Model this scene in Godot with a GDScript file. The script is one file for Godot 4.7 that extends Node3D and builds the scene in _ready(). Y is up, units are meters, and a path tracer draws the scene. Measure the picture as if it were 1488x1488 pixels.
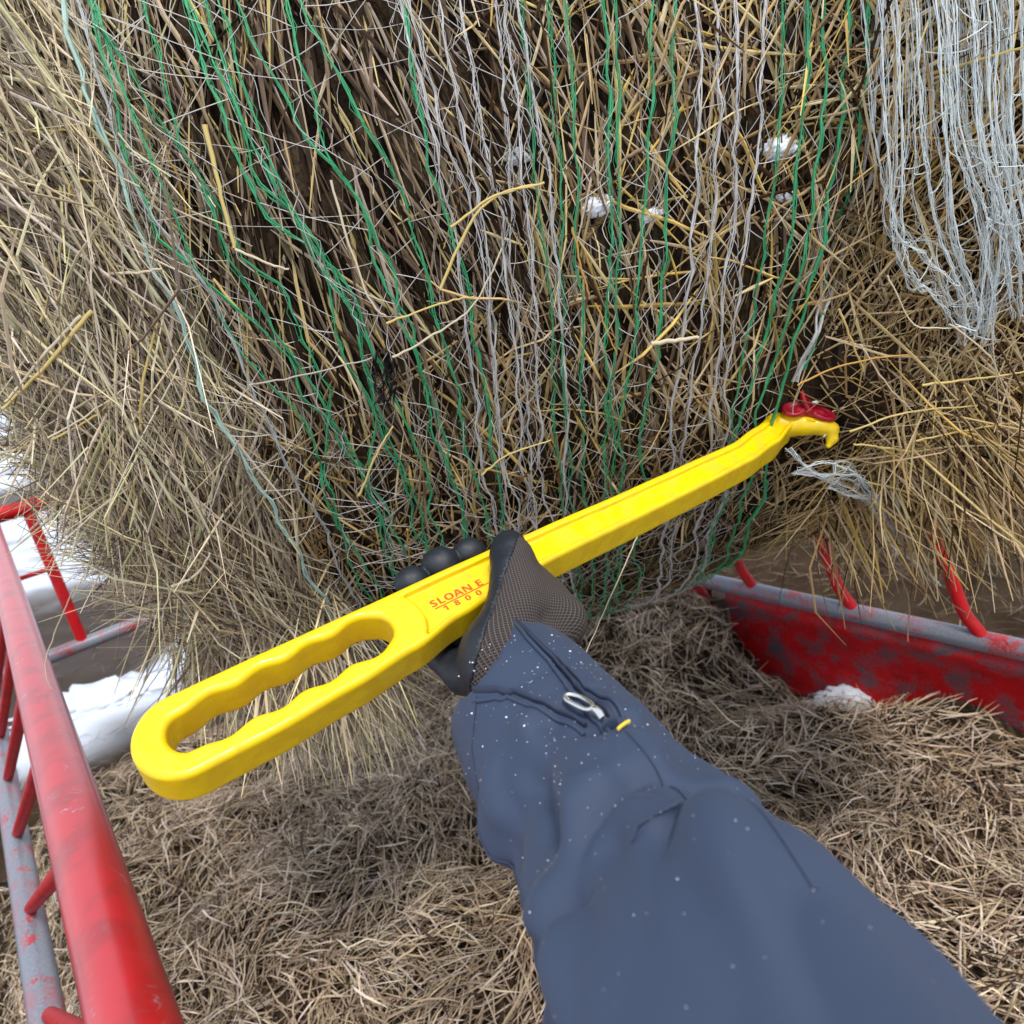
extends Node3D

const BC := Vector3(0.0, 1.636, -1.275)      # middle of the round bale's axis
const BR := 0.65
const PANEL_A := Vector3(-0.568, 0, -0.823)  # along the feeder's long sides
const PANEL_B := Vector3(0.823, 0, -0.568)   # across the feeder
var rng := RandomNumberGenerator.new()
var lump := FastNoiseLite.new()
var fine := FastNoiseLite.new()
var M := {}
var taken := {}


# ---------- helpers ----------
func lin(r: float, g: float, b: float) -> Color:      # linear base colour to sRGB
	return Color(r, g, b).linear_to_srgb()


func mat(r: float, g: float, b: float, rough := 0.8) -> StandardMaterial3D:
	var m := StandardMaterial3D.new()
	m.albedo_color = lin(r, g, b)
	m.roughness = rough
	return m


func numbered(called: String) -> String:
	if not taken.has(called):
		taken[called] = 0
		return called
	taken[called] += 1
	return "%s_%03d" % [called, taken[called]]


func thing(called: String, label: String, category: String, pos := Vector3.ZERO, group := "") -> Node3D:
	var o := Node3D.new()
	o.name = numbered(called)
	add_child(o, true)
	o.position = pos
	tag(o, label, category, group)
	return o


func tag(o: Node3D, label: String, category: String, group := "") -> void:
	o.set_meta("label", label)
	o.set_meta("category", category)
	if group:
		o.set_meta("group", group)


func part(called: String, mesh: Mesh, m: Material, parent: Node = self) -> MeshInstance3D:
	var o := MeshInstance3D.new()
	var n := 0
	var nm := called
	while parent.has_node(NodePath(nm)):
		n += 1
		nm = "%s_%03d" % [called, n]
	o.name = nm
	o.mesh = mesh
	o.material_override = m
	parent.add_child(o, true)
	return o


func mesh_of(v: PackedVector3Array, n: PackedVector3Array, idx: PackedInt32Array, uv := PackedVector2Array(), col := PackedColorArray()) -> ArrayMesh:
	var a := []
	a.resize(Mesh.ARRAY_MAX)
	a[Mesh.ARRAY_VERTEX] = v
	if n.size():
		a[Mesh.ARRAY_NORMAL] = n
	if uv.size():
		a[Mesh.ARRAY_TEX_UV] = uv
	if col.size():
		a[Mesh.ARRAY_COLOR] = col
	a[Mesh.ARRAY_INDEX] = idx
	var am := ArrayMesh.new()
	am.add_surface_from_arrays(Mesh.PRIMITIVE_TRIANGLES, a)
	return am


# A tube (sides, per-point radii) through points; flat < 1 squashes it along the frame's second axis.
func tube(pts: PackedVector3Array, rad: PackedFloat32Array, sides := 8, flat := 1.0, caps := true, faceted := false, turn := 0.0) -> ArrayMesh:
	var v := PackedVector3Array()
	var nn := PackedVector3Array()
	var idx := PackedInt32Array()
	var uv := PackedVector2Array()
	var count := pts.size()
	var t0 := (pts[1] - pts[0]).normalized()
	var ref := Vector3.UP if absf(t0.y) < 0.9 else Vector3.RIGHT
	var n1 := (ref - t0 * ref.dot(t0)).normalized()
	var along := 0.0
	for i in count:
		var t := (pts[mini(i + 1, count - 1)] - pts[maxi(i - 1, 0)]).normalized()
		n1 = (n1 - t * n1.dot(t)).normalized()
		var n2 := t.cross(n1)
		if i > 0:
			along += pts[i].distance_to(pts[i - 1])
		for k in sides + (0 if not faceted else sides):
			var kk: float = k if not faceted else float((k + 1) / 2)
			var a := TAU * kk / sides + turn
			var d := n1 * cos(a) + n2 * sin(a) * flat
			v.append(pts[i] + d * rad[i])
			var an := a
			if faceted:
				an = TAU * (float(k / 2) + 0.5) / sides + turn
			nn.append((n1 * cos(an) + n2 * sin(an) / maxf(flat, 0.2)).normalized())
			uv.append(Vector2(kk / sides, along * 10.0))
	var row := sides * (2 if faceted else 1)
	for i in count - 1:
		for k in sides:
			var a := i * row + (k if not faceted else k * 2)
			var b := i * row + ((k + 1) % sides if not faceted else k * 2 + 1)
			if faceted:
				# vertex order: corner k starts at index 2k (normal of face k) and ends face k at index 2k+1
				a = i * row + k * 2
				b = i * row + k * 2 + 1
			idx.append_array([a, a + row, b, b, a + row, b + row])
	if caps:
		for e in [0, count - 1]:
			var c := v.size()
			v.append(pts[e])
			var dirn: Vector3 = (pts[0] - pts[1]).normalized() if e == 0 else (pts[count - 1] - pts[count - 2]).normalized()
			nn.append(dirn)
			uv.append(Vector2.ZERO)
			for k in row:
				v.append(v[e * row + k])
				nn.append(dirn)
				uv.append(Vector2.ZERO)
			for k in row:
				if e == 0:
					idx.append_array([c, c + 1 + k, c + 1 + (k + 1) % row])
				else:
					idx.append_array([c, c + 1 + (k + 1) % row, c + 1 + k])
	return mesh_of(v, nn, idx, uv)


func spline(p: PackedVector3Array, steps: int) -> PackedVector3Array:
	var out := PackedVector3Array()
	for i in p.size() - 1:
		var a := p[maxi(i - 1, 0)]
		var b := p[i]
		var c := p[i + 1]
		var d := p[mini(i + 2, p.size() - 1)]
		for k in steps:
			out.append(b.cubic_interpolate(c, a, d, float(k) / steps))
	out.append(p[p.size() - 1])
	return out


func constant(n: int, r: float) -> PackedFloat32Array:
	var a := PackedFloat32Array()
	a.resize(n)
	a.fill(r)
	return a


func rod(called: String, a: Vector3, b: Vector3, r: float, m: Material, parent: Node, sides := 12) -> MeshInstance3D:
	var p := PackedVector3Array()
	for i in 9:
		p.append(a.lerp(b, i / 8.0))
	return part(called, tube(p, constant(9, r), sides), m, parent)


func box(called: String, size: Vector3, at: Transform3D, m: Material, parent: Node) -> MeshInstance3D:
	var b := BoxMesh.new()
	b.size = size
	var o := part(called, b, m, parent)
	o.transform = at
	return o


# Surface nets of a distance field (negative inside). side: optional clip field.
func nets(f: Callable, lo: Vector3, hi: Vector3, cell: float, uvf: Variant = null) -> ArrayMesh:
	var nx := int((hi.x - lo.x) / cell) + 2
	var ny := int((hi.y - lo.y) / cell) + 2
	var nz := int((hi.z - lo.z) / cell) + 2
	var g := PackedFloat32Array()
	g.resize(nx * ny * nz)
	var i := 0
	for z in nz:
		for y in ny:
			var x := 0
			while x < nx:
				var d: float = f.call(lo + Vector3(x, y, z) * cell)
				g[i] = d
				i += 1
				x += 1
				# far from the surface: the field changes by at most the distance walked
				var skip := int(absf(d) / cell * 0.6) - 2
				while skip > 0 and x < nx:
					g[i] = d
					i += 1
					x += 1
					skip -= 1
	var at := PackedInt32Array()
	at.resize(nx * ny * nz)
	at.fill(-1)
	var v := PackedVector3Array()
	var off := [0, 1, nx, nx + 1, nx * ny, nx * ny + 1, nx * ny + nx, nx * ny + nx + 1]
	var pos := [Vector3(0, 0, 0), Vector3(1, 0, 0), Vector3(0, 1, 0), Vector3(1, 1, 0), Vector3(0, 0, 1), Vector3(1, 0, 1), Vector3(0, 1, 1), Vector3(1, 1, 1)]
	var edges := [[0, 1], [2, 3], [4, 5], [6, 7], [0, 2], [1, 3], [4, 6], [5, 7], [0, 4], [1, 5], [2, 6], [3, 7]]
	for z in nz - 1:
		for y in ny - 1:
			var row := (z * ny + y) * nx
			for x in nx - 1:
				var c := row + x
				var inside := 0
				for k in 8:
					if g[c + off[k]] < 0.0:
						inside += 1
				if inside == 0 or inside == 8:
					continue
				var sum := Vector3.ZERO
				var n := 0
				for e in edges:
					var d0: float = g[c + off[e[0]]]
					var d1: float = g[c + off[e[1]]]
					if (d0 < 0.0) != (d1 < 0.0):
						sum += (pos[e[0]] as Vector3).lerp(pos[e[1]], d0 / (d0 - d1))
						n += 1
				at[c] = v.size()
				v.append(lo + (Vector3(x, y, z) + sum / n) * cell)
	var nn := PackedVector3Array()
	var h := cell * 0.6
	for p in v:
		var gx: float = f.call(p + Vector3(h, 0, 0)) - f.call(p - Vector3(h, 0, 0))
		var gy: float = f.call(p + Vector3(0, h, 0)) - f.call(p - Vector3(0, h, 0))
		var gz: float = f.call(p + Vector3(0, 0, h)) - f.call(p - Vector3(0, 0, h))
		nn.append(Vector3(gx, gy, gz).normalized())
	var idx := PackedInt32Array()
	var strides := [1, nx, nx * ny]
	for z in range(1, nz - 1):
		for y in range(1, ny - 1):
			for x in range(1, nx - 1):
				var c := (z * ny + y) * nx + x
				var s0 := g[c] < 0.0
				for ax in 3:
					var s1: bool = g[c + strides[ax]] < 0.0
					if s0 == s1:
						continue
					var u: int = strides[(ax + 1) % 3]
					var w: int = strides[(ax + 2) % 3]
					var q := [at[c], at[c - u], at[c - u - w], at[c - w]]
					if q.min() < 0:
						continue
					if s0:
						idx.append_array([q[0], q[2], q[1], q[0], q[3], q[2]])
					else:
						idx.append_array([q[0], q[1], q[2], q[0], q[2], q[3]])
	var uv := PackedVector2Array()
	if uvf != null:
		for p in v:
			uv.append(uvf.call(p))
	return mesh_of(v, nn, idx, uv)


func cone(p: Vector3, a: Vector3, b: Vector3, ra: float, rb: float) -> float:    # tapered capsule
	var ab := b - a
	var t := clampf((p - a).dot(ab) / ab.length_squared(), 0.0, 1.0)
	return (p - a - ab * t).length() - lerpf(ra, rb, t)


func smin(a: float, b: float, k: float) -> float:
	var h := clampf(0.5 + 0.5 * (b - a) / k, 0.0, 1.0)
	return lerpf(b, a, h) - k * h * (1.0 - h)


func smax(a: float, b: float, k: float) -> float:
	return -smin(-a, -b, k)


func table(xs: Array, ys: Array, x: float) -> float:
	if x <= xs[0]:
		return ys[0]
	for i in range(1, xs.size()):
		if x <= xs[i]:
			var t: float = (x - xs[i - 1]) / (xs[i] - xs[i - 1])
			return lerpf(ys[i - 1], ys[i], t * t * (3 - 2 * t))
	return ys[ys.size() - 1]


# A texture from a function of u, v in 0..1 that gives a linear colour.
func texture(size: int, f: Callable, srgb := true) -> ImageTexture:
	var data := PackedByteArray()
	data.resize(size * size * 3)
	var i := 0
	for y in size:
		for x in size:
			var c: Color = f.call(x, y)
			if srgb:
				c = c.linear_to_srgb()
			data[i] = int(clampf(c.r, 0, 1) * 255)
			data[i + 1] = int(clampf(c.g, 0, 1) * 255)
			data[i + 2] = int(clampf(c.b, 0, 1) * 255)
			i += 3
	return ImageTexture.create_from_image(Image.create_from_data(size, size, false, Image.FORMAT_RGB8, data))


# A tileable noise picture as bytes.
func noise_bytes(size: int, freq: float, oct: int, kind := FastNoiseLite.TYPE_SIMPLEX_SMOOTH, number := 1) -> PackedByteArray:
	var n := FastNoiseLite.new()
	n.seed = number
	n.noise_type = kind
	n.frequency = freq
	n.fractal_octaves = oct
	return n.get_seamless_image(size, size).get_data()


func grain_map(size: int, freq: float, oct: int, strength: float, number := 3) -> ImageTexture:
	var im := Image.create_from_data(size, size, false, Image.FORMAT_L8, noise_bytes(size, freq, oct, FastNoiseLite.TYPE_SIMPLEX_SMOOTH, number))
	im.convert(Image.FORMAT_RGBA8)
	im.bump_map_to_normal_map(strength)
	return ImageTexture.create_from_image(im)


func worn_paint(freq: float, worn: float, rough := 0.35, steel_tone := 1.0) -> StandardMaterial3D:
	var a := noise_bytes(512, freq, 5, FastNoiseLite.TYPE_SIMPLEX_SMOOTH, 11)
	var b := noise_bytes(512, 0.02, 4, FastNoiseLite.TYPE_SIMPLEX_SMOOTH, 23)
	var c := noise_bytes(512, 0.2, 2, FastNoiseLite.TYPE_SIMPLEX_SMOOTH, 31)
	var m := StandardMaterial3D.new()
	m.albedo_texture = texture(512, func(x, y):
		var i: int = y * 512 + x
		var w: float = a[i] / 255.0
		var k: float = b[i] / 255.0
		var s: float = c[i] / 255.0
		var red := Color(0.47, 0.008, 0.012).lerp(Color(0.33, 0.006, 0.009), smoothstep(0.4, 0.75, k))
		red = red.lerp(Color(0.22, 0.10, 0.07), 0.35 * smoothstep(0.62, 0.8, k * 0.6 + s * 0.4))
		var steel := Color(0.17, 0.19, 0.24).lerp(Color(0.33, 0.35, 0.40), s) * steel_tone
		return red.lerp(steel, smoothstep(1.0 - worn - 0.03, 1.0 - worn + 0.03, w * 0.7 + s * 0.3)))
	m.roughness = rough
	m.uv1_triplanar = true
	m.uv1_world_triplanar = true
	m.uv1_scale = Vector3.ONE * 1.6
	m.normal_enabled = true
	m.normal_texture = grain_map(256, 0.03, 4, 3.0, 17)
	m.normal_scale = 0.25
	return m


# ---------- straw ----------
var heap_v := PackedVector3Array()
var heap_c := PackedColorArray()
var heap_i := PackedInt32Array()


# One stem: a three-sided blade with a bow, a kink or a curl of its own.
func add_straw(p: Vector3, dir: Vector3, nrm: Vector3, length: float, half: float, bow: float, kink: float, curl: float, flat: float, segs: int, c: Color) -> void:
	var y := dir.normalized()
	var z := (nrm - y * nrm.dot(y)).normalized()
	var x := y.cross(z)
	var base := heap_v.size()
	var ph := rng.randf() * 5.0
	var c0 := sin(ph)
	for i in segs + 1:
		var t := float(i) / segs
		var o := p + y * ((t - 0.5) * length) + z * (length * (bow * (1.0 - (2.0 * t - 1.0) * (2.0 * t - 1.0)) + kink * maxf(0.0, t - 0.55))) + x * (length * curl * (sin(t * 5.0 + ph) - c0))
		var w := half * (1.0 - 0.72 * absf(2.0 * t - 1.0) * absf(2.0 * t - 1.0))
		heap_v.append(o + x * w - z * (w * 0.3 * flat))
		heap_v.append(o - x * w - z * (w * 0.3 * flat))
		heap_v.append(o + z * (w * flat))
		heap_c.append(c)
		heap_c.append(c)
		heap_c.append(c)
		if i < segs:
			var b := base + i * 3
			heap_i.append_array([b, b + 1, b + 4, b, b + 4, b + 3, b + 1, b + 2, b + 5, b + 1, b + 5, b + 4, b + 2, b, b + 3, b + 2, b + 3, b + 5])


func lay(p: Vector3, dir: Vector3, nrm: Vector3, length: float, half: float, loose: float, c: Color) -> void:
	var k := rng.randf()
	if k < 0.45 - loose * 0.25:
		add_straw(p, dir, nrm, length, half, rng.randfn(0.0, 0.03), 0.0, rng.randfn(0, 0.01), rng.randf_range(0.25, 0.9), 2, c)
	elif k < 0.75:
		add_straw(p, dir, nrm, length, half, rng.randfn(0.0, 0.07) * (0.4 + loose), 0.0, rng.randfn(0, 0.03), rng.randf_range(0.2, 0.9), 3, c)
	elif k < 0.9:
		add_straw(p, dir, nrm, length, half, 0.02, rng.randfn(0.0, 0.5) * (0.3 + loose), rng.randfn(0, 0.02), 0.3, 3, c)
	else:
		add_straw(p, dir, nrm, length, half * 0.8, rng.randfn(0.0, 0.12) * (0.3 + loose), 0.0, rng.randfn(0, 0.10), 0.8, 4, c)


func heap_done(called: String, parent: Node) -> void:
	var a := []
	a.resize(Mesh.ARRAY_MAX)
	a[Mesh.ARRAY_VERTEX] = heap_v
	a[Mesh.ARRAY_COLOR] = heap_c
	a[Mesh.ARRAY_INDEX] = heap_i
	var am := ArrayMesh.new()
	am.add_surface_from_arrays(Mesh.PRIMITIVE_TRIANGLES, a)
	var o := part(called, am, M.straw, parent)
	o.set_meta("kind", "stuff")
	tris += heap_i.size() / 3
	heap_v = PackedVector3Array()
	heap_c = PackedColorArray()
	heap_i = PackedInt32Array()


var tris := 0


# ---------- the bale ----------
const JAWS := Vector3(0.298, 1.331, -0.688)  # where the cutter bites
const XL := -0.42          # its near end, along its own axis


func core_r(x: float, th: float) -> float:            # th in degrees, 0 towards the photographer, up positive
	var a := deg_to_rad(th)
	var r := BR + 0.016 * lump.get_noise_3d(x * 9.0, cos(a) * 6.0, sin(a) * 6.0) + 0.006 * fine.get_noise_3d(x * 30.0, cos(a) * 20.0, sin(a) * 20.0)
	r += 0.022 * smoothstep(-0.205, -0.27, x)                      # hay swelling out past the edge of the net
	if x < -0.30:
		r -= 0.12 * pow((-0.30 - x) / 0.12, 2.0)
	if x > 0.3:
		var open := smoothstep(0.29, 0.4, x)
		r += open * (0.03 * exp(-pow((th + 31.0) / 8.0, 2.0)) + 0.02 * exp(-pow((th - 4.0) / 9.0, 2.0)))
		r -= 0.05 * exp(-pow((x - 0.36) / 0.06, 2.0) - pow((th + 15.0) / 5.0, 2.0))
		r -= open * 0.02 * smoothstep(-42.0, -50.0, th)
	r -= 0.025 * smoothstep(0.18, 0.34, x) * smoothstep(-46.0, -60.0, th)
	if x > 0.7:
		r -= 0.12 * pow((x - 0.7) / 0.1, 2.0)
	return r


func on_bale(x: float, th: float, up := 0.0) -> Vector3:
	var r := core_r(x, th) + up
	var a := deg_to_rad(th)
	return BC + Vector3(x, sin(a) * r, cos(a) * r)


func hay_tint(p: Array) -> Color:                      # a straw's own colour: weighted pick, then a little variation
	var k := rng.randf()
	var c: Color = p[p.size() - 1][1]
	for e in p:
		if k < e[0]:
			c = e[1]
			break
		k -= e[0]
	var f := rng.randf_range(0.7, 1.25)
	return Color(c.r * f, c.g * f * rng.randf_range(0.95, 1.04), c.b * f * rng.randf_range(0.85, 1.1))


func build_bale() -> Node3D:
	var bale := thing("hay_bale", "large round hay bale wrapped in torn green and white netting", "hay bale", BC)
	bale.position = Vector3.ZERO
	var v := PackedVector3Array()
	var idx := PackedInt32Array()
	var cols := 110
	var rows := 180
	for i in cols + 1:
		var x := lerpf(XL, 0.8, (i - 2.0) / (cols - 4.0))
		var sc := 1.0
		if i < 2:
			x = XL - 0.005
			sc = i * 0.6
		elif i > cols - 2:
			x = 0.805
			sc = (cols - i) * 0.6
		for k in rows:
			var th := 360.0 * k / rows
			var p := on_bale(x, th if th < 180.0 else th - 360.0)
			if sc != 1.0:
				p = Vector3(x, lerpf(BC.y, p.y, sc), lerpf(BC.z, p.z, sc))
			v.append(p)
	for i in cols:
		for k in rows:
			var a := i * rows + k
			var b := i * rows + (k + 1) % rows
			idx.append_array([a, b, a + rows, b, b + rows, a + rows])
	var st := SurfaceTool.new()
	st.create_from_arrays(mesh_arrays(v, idx))
	st.generate_normals()
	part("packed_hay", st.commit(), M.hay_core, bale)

	# the straw that shows on the bale, by zone
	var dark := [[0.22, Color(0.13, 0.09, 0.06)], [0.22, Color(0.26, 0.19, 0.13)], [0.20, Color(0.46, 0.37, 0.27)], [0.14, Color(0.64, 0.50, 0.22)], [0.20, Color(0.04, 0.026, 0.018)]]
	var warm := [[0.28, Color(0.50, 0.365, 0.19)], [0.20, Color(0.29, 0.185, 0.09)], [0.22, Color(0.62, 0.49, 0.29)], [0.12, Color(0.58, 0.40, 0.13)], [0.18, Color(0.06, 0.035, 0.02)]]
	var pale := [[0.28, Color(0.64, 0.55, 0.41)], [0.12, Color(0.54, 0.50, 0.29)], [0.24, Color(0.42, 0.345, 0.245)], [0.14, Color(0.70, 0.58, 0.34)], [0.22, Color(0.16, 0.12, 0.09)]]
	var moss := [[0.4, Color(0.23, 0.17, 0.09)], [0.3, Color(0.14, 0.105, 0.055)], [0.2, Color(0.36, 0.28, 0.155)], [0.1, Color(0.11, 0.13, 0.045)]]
	for i in 52000:
		var x := rng.randf_range(XL - 0.005, 0.8) if i % 4 else rng.randf_range(XL - 0.01, -0.2)
		var th := rng.randf_range(-96.0, 42.0)
		var a := deg_to_rad(th)
		var nrm := Vector3(0, sin(a), cos(a))
		var et := Vector3(0, cos(a), -sin(a))          # upwards along the surface
		var swirl := lump.get_noise_3d(x * 14.0, th * 0.18, 7.0)
		var ang := rng.randfn(0.0, 0.26) + swirl * 0.7    # away from et
		var length := rng.randf_range(0.05, 0.17)
		var half := 0.00065 + 0.0014 * pow(rng.randf(), 1.5)
		var up := rng.randf_range(-0.016, 0.004)
		var lift := rng.randfn(0.0, 0.035)
		var loose := 0.1
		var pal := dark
		if x < -0.21:
			pal = pale
			ang = rng.randfn(-0.1, 0.36) + swirl * 1.1
			up = rng.randf_range(-0.022, 0.014)
			lift = rng.randfn(0.02, 0.14)
			length = rng.randf_range(0.06, 0.21)
			half = 0.0005 + 0.0011 * pow(rng.randf(), 2.0)
			loose = 1.0
		elif x > 0.31:
			pal = warm
			ang = rng.randfn(0.5, 0.9)
			up = rng.randf_range(-0.02, 0.016)
			lift = rng.randfn(0.0, 0.13)
			length = rng.randf_range(0.05, 0.2)
			loose = 0.8
			half *= 0.8
			if th < -46.0:
				if rng.randf() < 0.35:
					continue
				pal = moss
				ang = rng.randfn(1.2, 0.3)
				up = rng.randf_range(-0.012, 0.003)
				lift = rng.randfn(0.0, 0.03)
		else:
			var low := clampf((-th - 10.0) / 16.0, 0.0, 1.0)
			var right := smoothstep(0.02, 0.16, x + rng.randfn(0.0, 0.05))
			if rng.randf() < maxf(low * 0.75, right * 0.7):
				pal = warm
				ang = rng.randfn(0.0, 0.75)
				length = rng.randf_range(0.03, 0.13)
				loose = 0.5
				up += 0.004
			if th < -34.0:
				length *= 0.75
				half *= 0.75
				ang = rng.randfn(0.1, 0.45)
				if rng.randf() < smoothstep(-34.0, -50.0, th):
					pal = moss
		if on_bale(x, th, up).distance_to(JAWS) < 0.075:      # pressed in by the cutter
			up = rng.randf_range(-0.016, -0.004)
			lift = 0.0
			loose = 0.0
		var dir := (et * cos(ang) + Vector3.RIGHT * sin(ang)) + nrm * lift
		if x < XL + 0.1:
			# straw sticking out of the bale's end
			dir += Vector3(rng.randfn(-0.25, 0.4), rng.randfn(0, 0.4), rng.randfn(0, 0.4))
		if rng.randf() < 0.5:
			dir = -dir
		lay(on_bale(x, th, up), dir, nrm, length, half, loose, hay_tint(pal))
	heap_done("loose_straw", bale)
	# the end faces, seen only from further round
	for i in 4500:
		var a := rng.randf_range(0, TAU)
		var q := sqrt(rng.randf()) * 0.58
		var p := BC + Vector3(XL - rng.randf_range(-0.01, 0.015), sin(a) * q, cos(a) * q)
		lay(p, Vector3(rng.randfn(0, 0.25), -sin(a) + rng.randfn(0, 0.5), cos(a) + rng.randfn(0, 0.5)), Vector3.LEFT, rng.randf_range(0.08, 0.2), rng.randf_range(0.001, 0.002), 0.5, hay_tint(pale))
	# loose hay that hangs from the lower left edge and from the opened right side
	for i in 4200:
		var left := rng.randf() < 0.55
		var x := rng.randf_range(XL, -0.2) if left else rng.randf_range(0.33, 0.8)
		var th := rng.randf_range(-80.0, -35.0) if left else rng.randfn(-33.0, 7.0)
		var a := deg_to_rad(th)
		var nrm := Vector3(0, sin(a), cos(a))
		var dir := Vector3(rng.randfn(-0.1 if left else 0.4, 0.4), -0.9 + rng.randfn(0, 0.3), rng.randfn(0.05, 0.3))
		var length := rng.randf_range(0.06, 0.2)
		if on_bale(x, th, 0.006).distance_to(JAWS) < 0.075:
			continue
		lay(on_bale(x, th, 0.006) + dir.normalized() * length * 0.35, dir, nrm, length, rng.randf_range(0.0006, 0.0015), 0.7, hay_tint(pale if left else warm))
	heap_done("hanging_straw", bale)
	return bale


func mesh_arrays(v: PackedVector3Array, idx: PackedInt32Array) -> Array:
	var a := []
	a.resize(Mesh.ARRAY_MAX)
	a[Mesh.ARRAY_VERTEX] = v
	a[Mesh.ARRAY_INDEX] = idx
	return a


var strands := []          # each strand's points, one for each degree from 44 down to -84


func net_strand(bale: Node3D, colour: String, w: float, ends: float, q: Array) -> void:
	var n := q.size() / 2
	var p := PackedVector3Array()
	var r := PackedFloat32Array()
	var s := rng.randf() * 50.0
	for d in range(0, 129):
		var th := 44.0 - d
		var x: float = q[0]
		var last: int = n * 2 - 2
		if th > q[1]:
			var slope: float = (q[2] - q[0]) / minf(q[3] - q[1], -0.5)
			x = q[0] + clampf(slope, -0.004, 0.004) * (1.0 - exp(-(th - q[1]) / 14.0)) * 14.0
		elif th <= q[last + 1]:
			if ends > 0.0:
				break
			x = q[last] + 0.008 * (fine.get_noise_2d(th * 0.8, s) - fine.get_noise_2d(float(q[last + 1]) * 0.8, s))
		else:
			for i in range(1, n):
				if th > q[i * 2 + 1]:
					var f: float = (th - q[i * 2 - 1]) / (q[i * 2 + 1] - q[i * 2 - 1])
					x = lerpf(q[i * 2 - 2], q[i * 2], f)
					break
		x += 0.0008 * fine.get_noise_2d(th * rng.randf_range(4.0, 6.0), s) + 0.004 * lump.get_noise_2d(th * 1.4, s * 7.0)
		p.append(on_bale(x, th, 0.0135 + 0.02 * smoothstep(-0.15, -0.205, x) + 0.003 * fine.get_noise_2d(th * 4.0, s + 9.0)))
		r.append(0.00128 * w * (1.0 + 0.55 * fine.get_noise_2d(th * 12.0, s + 20.0)))
	if ends == 0.0:
		strands.append(p)
	var pp := PackedVector3Array()
	var r2 := PackedFloat32Array()
	for i in p.size():
		pp.append(p[i] + Vector3(0.0022 * w * fine.get_noise_2d(i * 7.0, s + 40.0) + 0.0006, 0, 0.0008))
		r2.append(r[i] * 0.6)
	var st := SurfaceTool.new()
	st.append_from(tube(p, r, 5, 0.5, false), 0, Transform3D())
	st.append_from(tube(pp, r2, 4, 0.6, false), 0, Transform3D())
	for k in 2:
		var p3 := PackedVector3Array()
		for i in p.size():
			p3.append(p[i] + Vector3(fine.get_noise_2d(i * 5.0, s + 60.0 + k * 9.0) * 0.006, 0, 0.001 + 0.003 * fine.get_noise_2d(i * 6.0, s + 80.0 + k * 7.0)))
		st.append_from(tube(p3, constant(p3.size(), 0.0003), 3, 1.0, false), 0, Transform3D())
	part("net_strand", st.commit(), M["net_" + colour], bale)


func net_lace(bale: Node3D) -> void:
	strands.sort_custom(func(a, b): return a[54].x < b[54].x)
	var st := SurfaceTool.new()
	for i in strands.size() - 1:
		var d := 6.0
		while d < 122.0:
			d += rng.randf_range(0.7, 2.8)
			var a: Vector3 = strands[i][int(d)]
			var e := clampi(int(d + rng.randf_range(-3.5, 3.5)), 0, 128)
			var b: Vector3 = strands[i + 1][e]
			if a.distance_to(b) > 0.09 or rng.randf() < 0.2 or a.distance_to(b) < 0.003:
				continue
			var q := PackedVector3Array()
			var mid := (a + b) / 2.0 + Vector3(0, rng.randf_range(-0.5, 0.2), 0.2) * a.distance_to(b) * 0.25
			for k in 5:
				var t := k / 4.0
				q.append(a.lerp(mid, t).lerp(mid.lerp(b, t), t))
			st.append_from(tube(q, constant(5, rng.randf_range(0.00022, 0.00045)), 3, 1.0, false), 0, Transform3D())
	# loose fibres that wander over the net
	for i in 90:
		var q := PackedVector3Array()
		var p: PackedVector3Array = strands[rng.randi() % strands.size()]
		var from := rng.randi_range(10, 90)
		var z := rng.randf() * 300.0
		var drift := rng.randfn(0.0, 0.0012)
		for k in rng.randi_range(10, 34):
			q.append(p[from + k] + Vector3(drift * k + 0.016 * fine.get_noise_2d(k * 2.5, z), 0, 0.003 + 0.005 * fine.get_noise_2d(k * 3.0, z + 50.0)))
		st.append_from(tube(spline(q, 2), constant(q.size() * 2 - 1, rng.randf_range(0.0002, 0.0004)), 3, 1.0, false), 0, Transform3D())
	var o := part("net_lace", st.commit(), M.net_lace, bale)
	o.set_meta("kind", "stuff")


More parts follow.
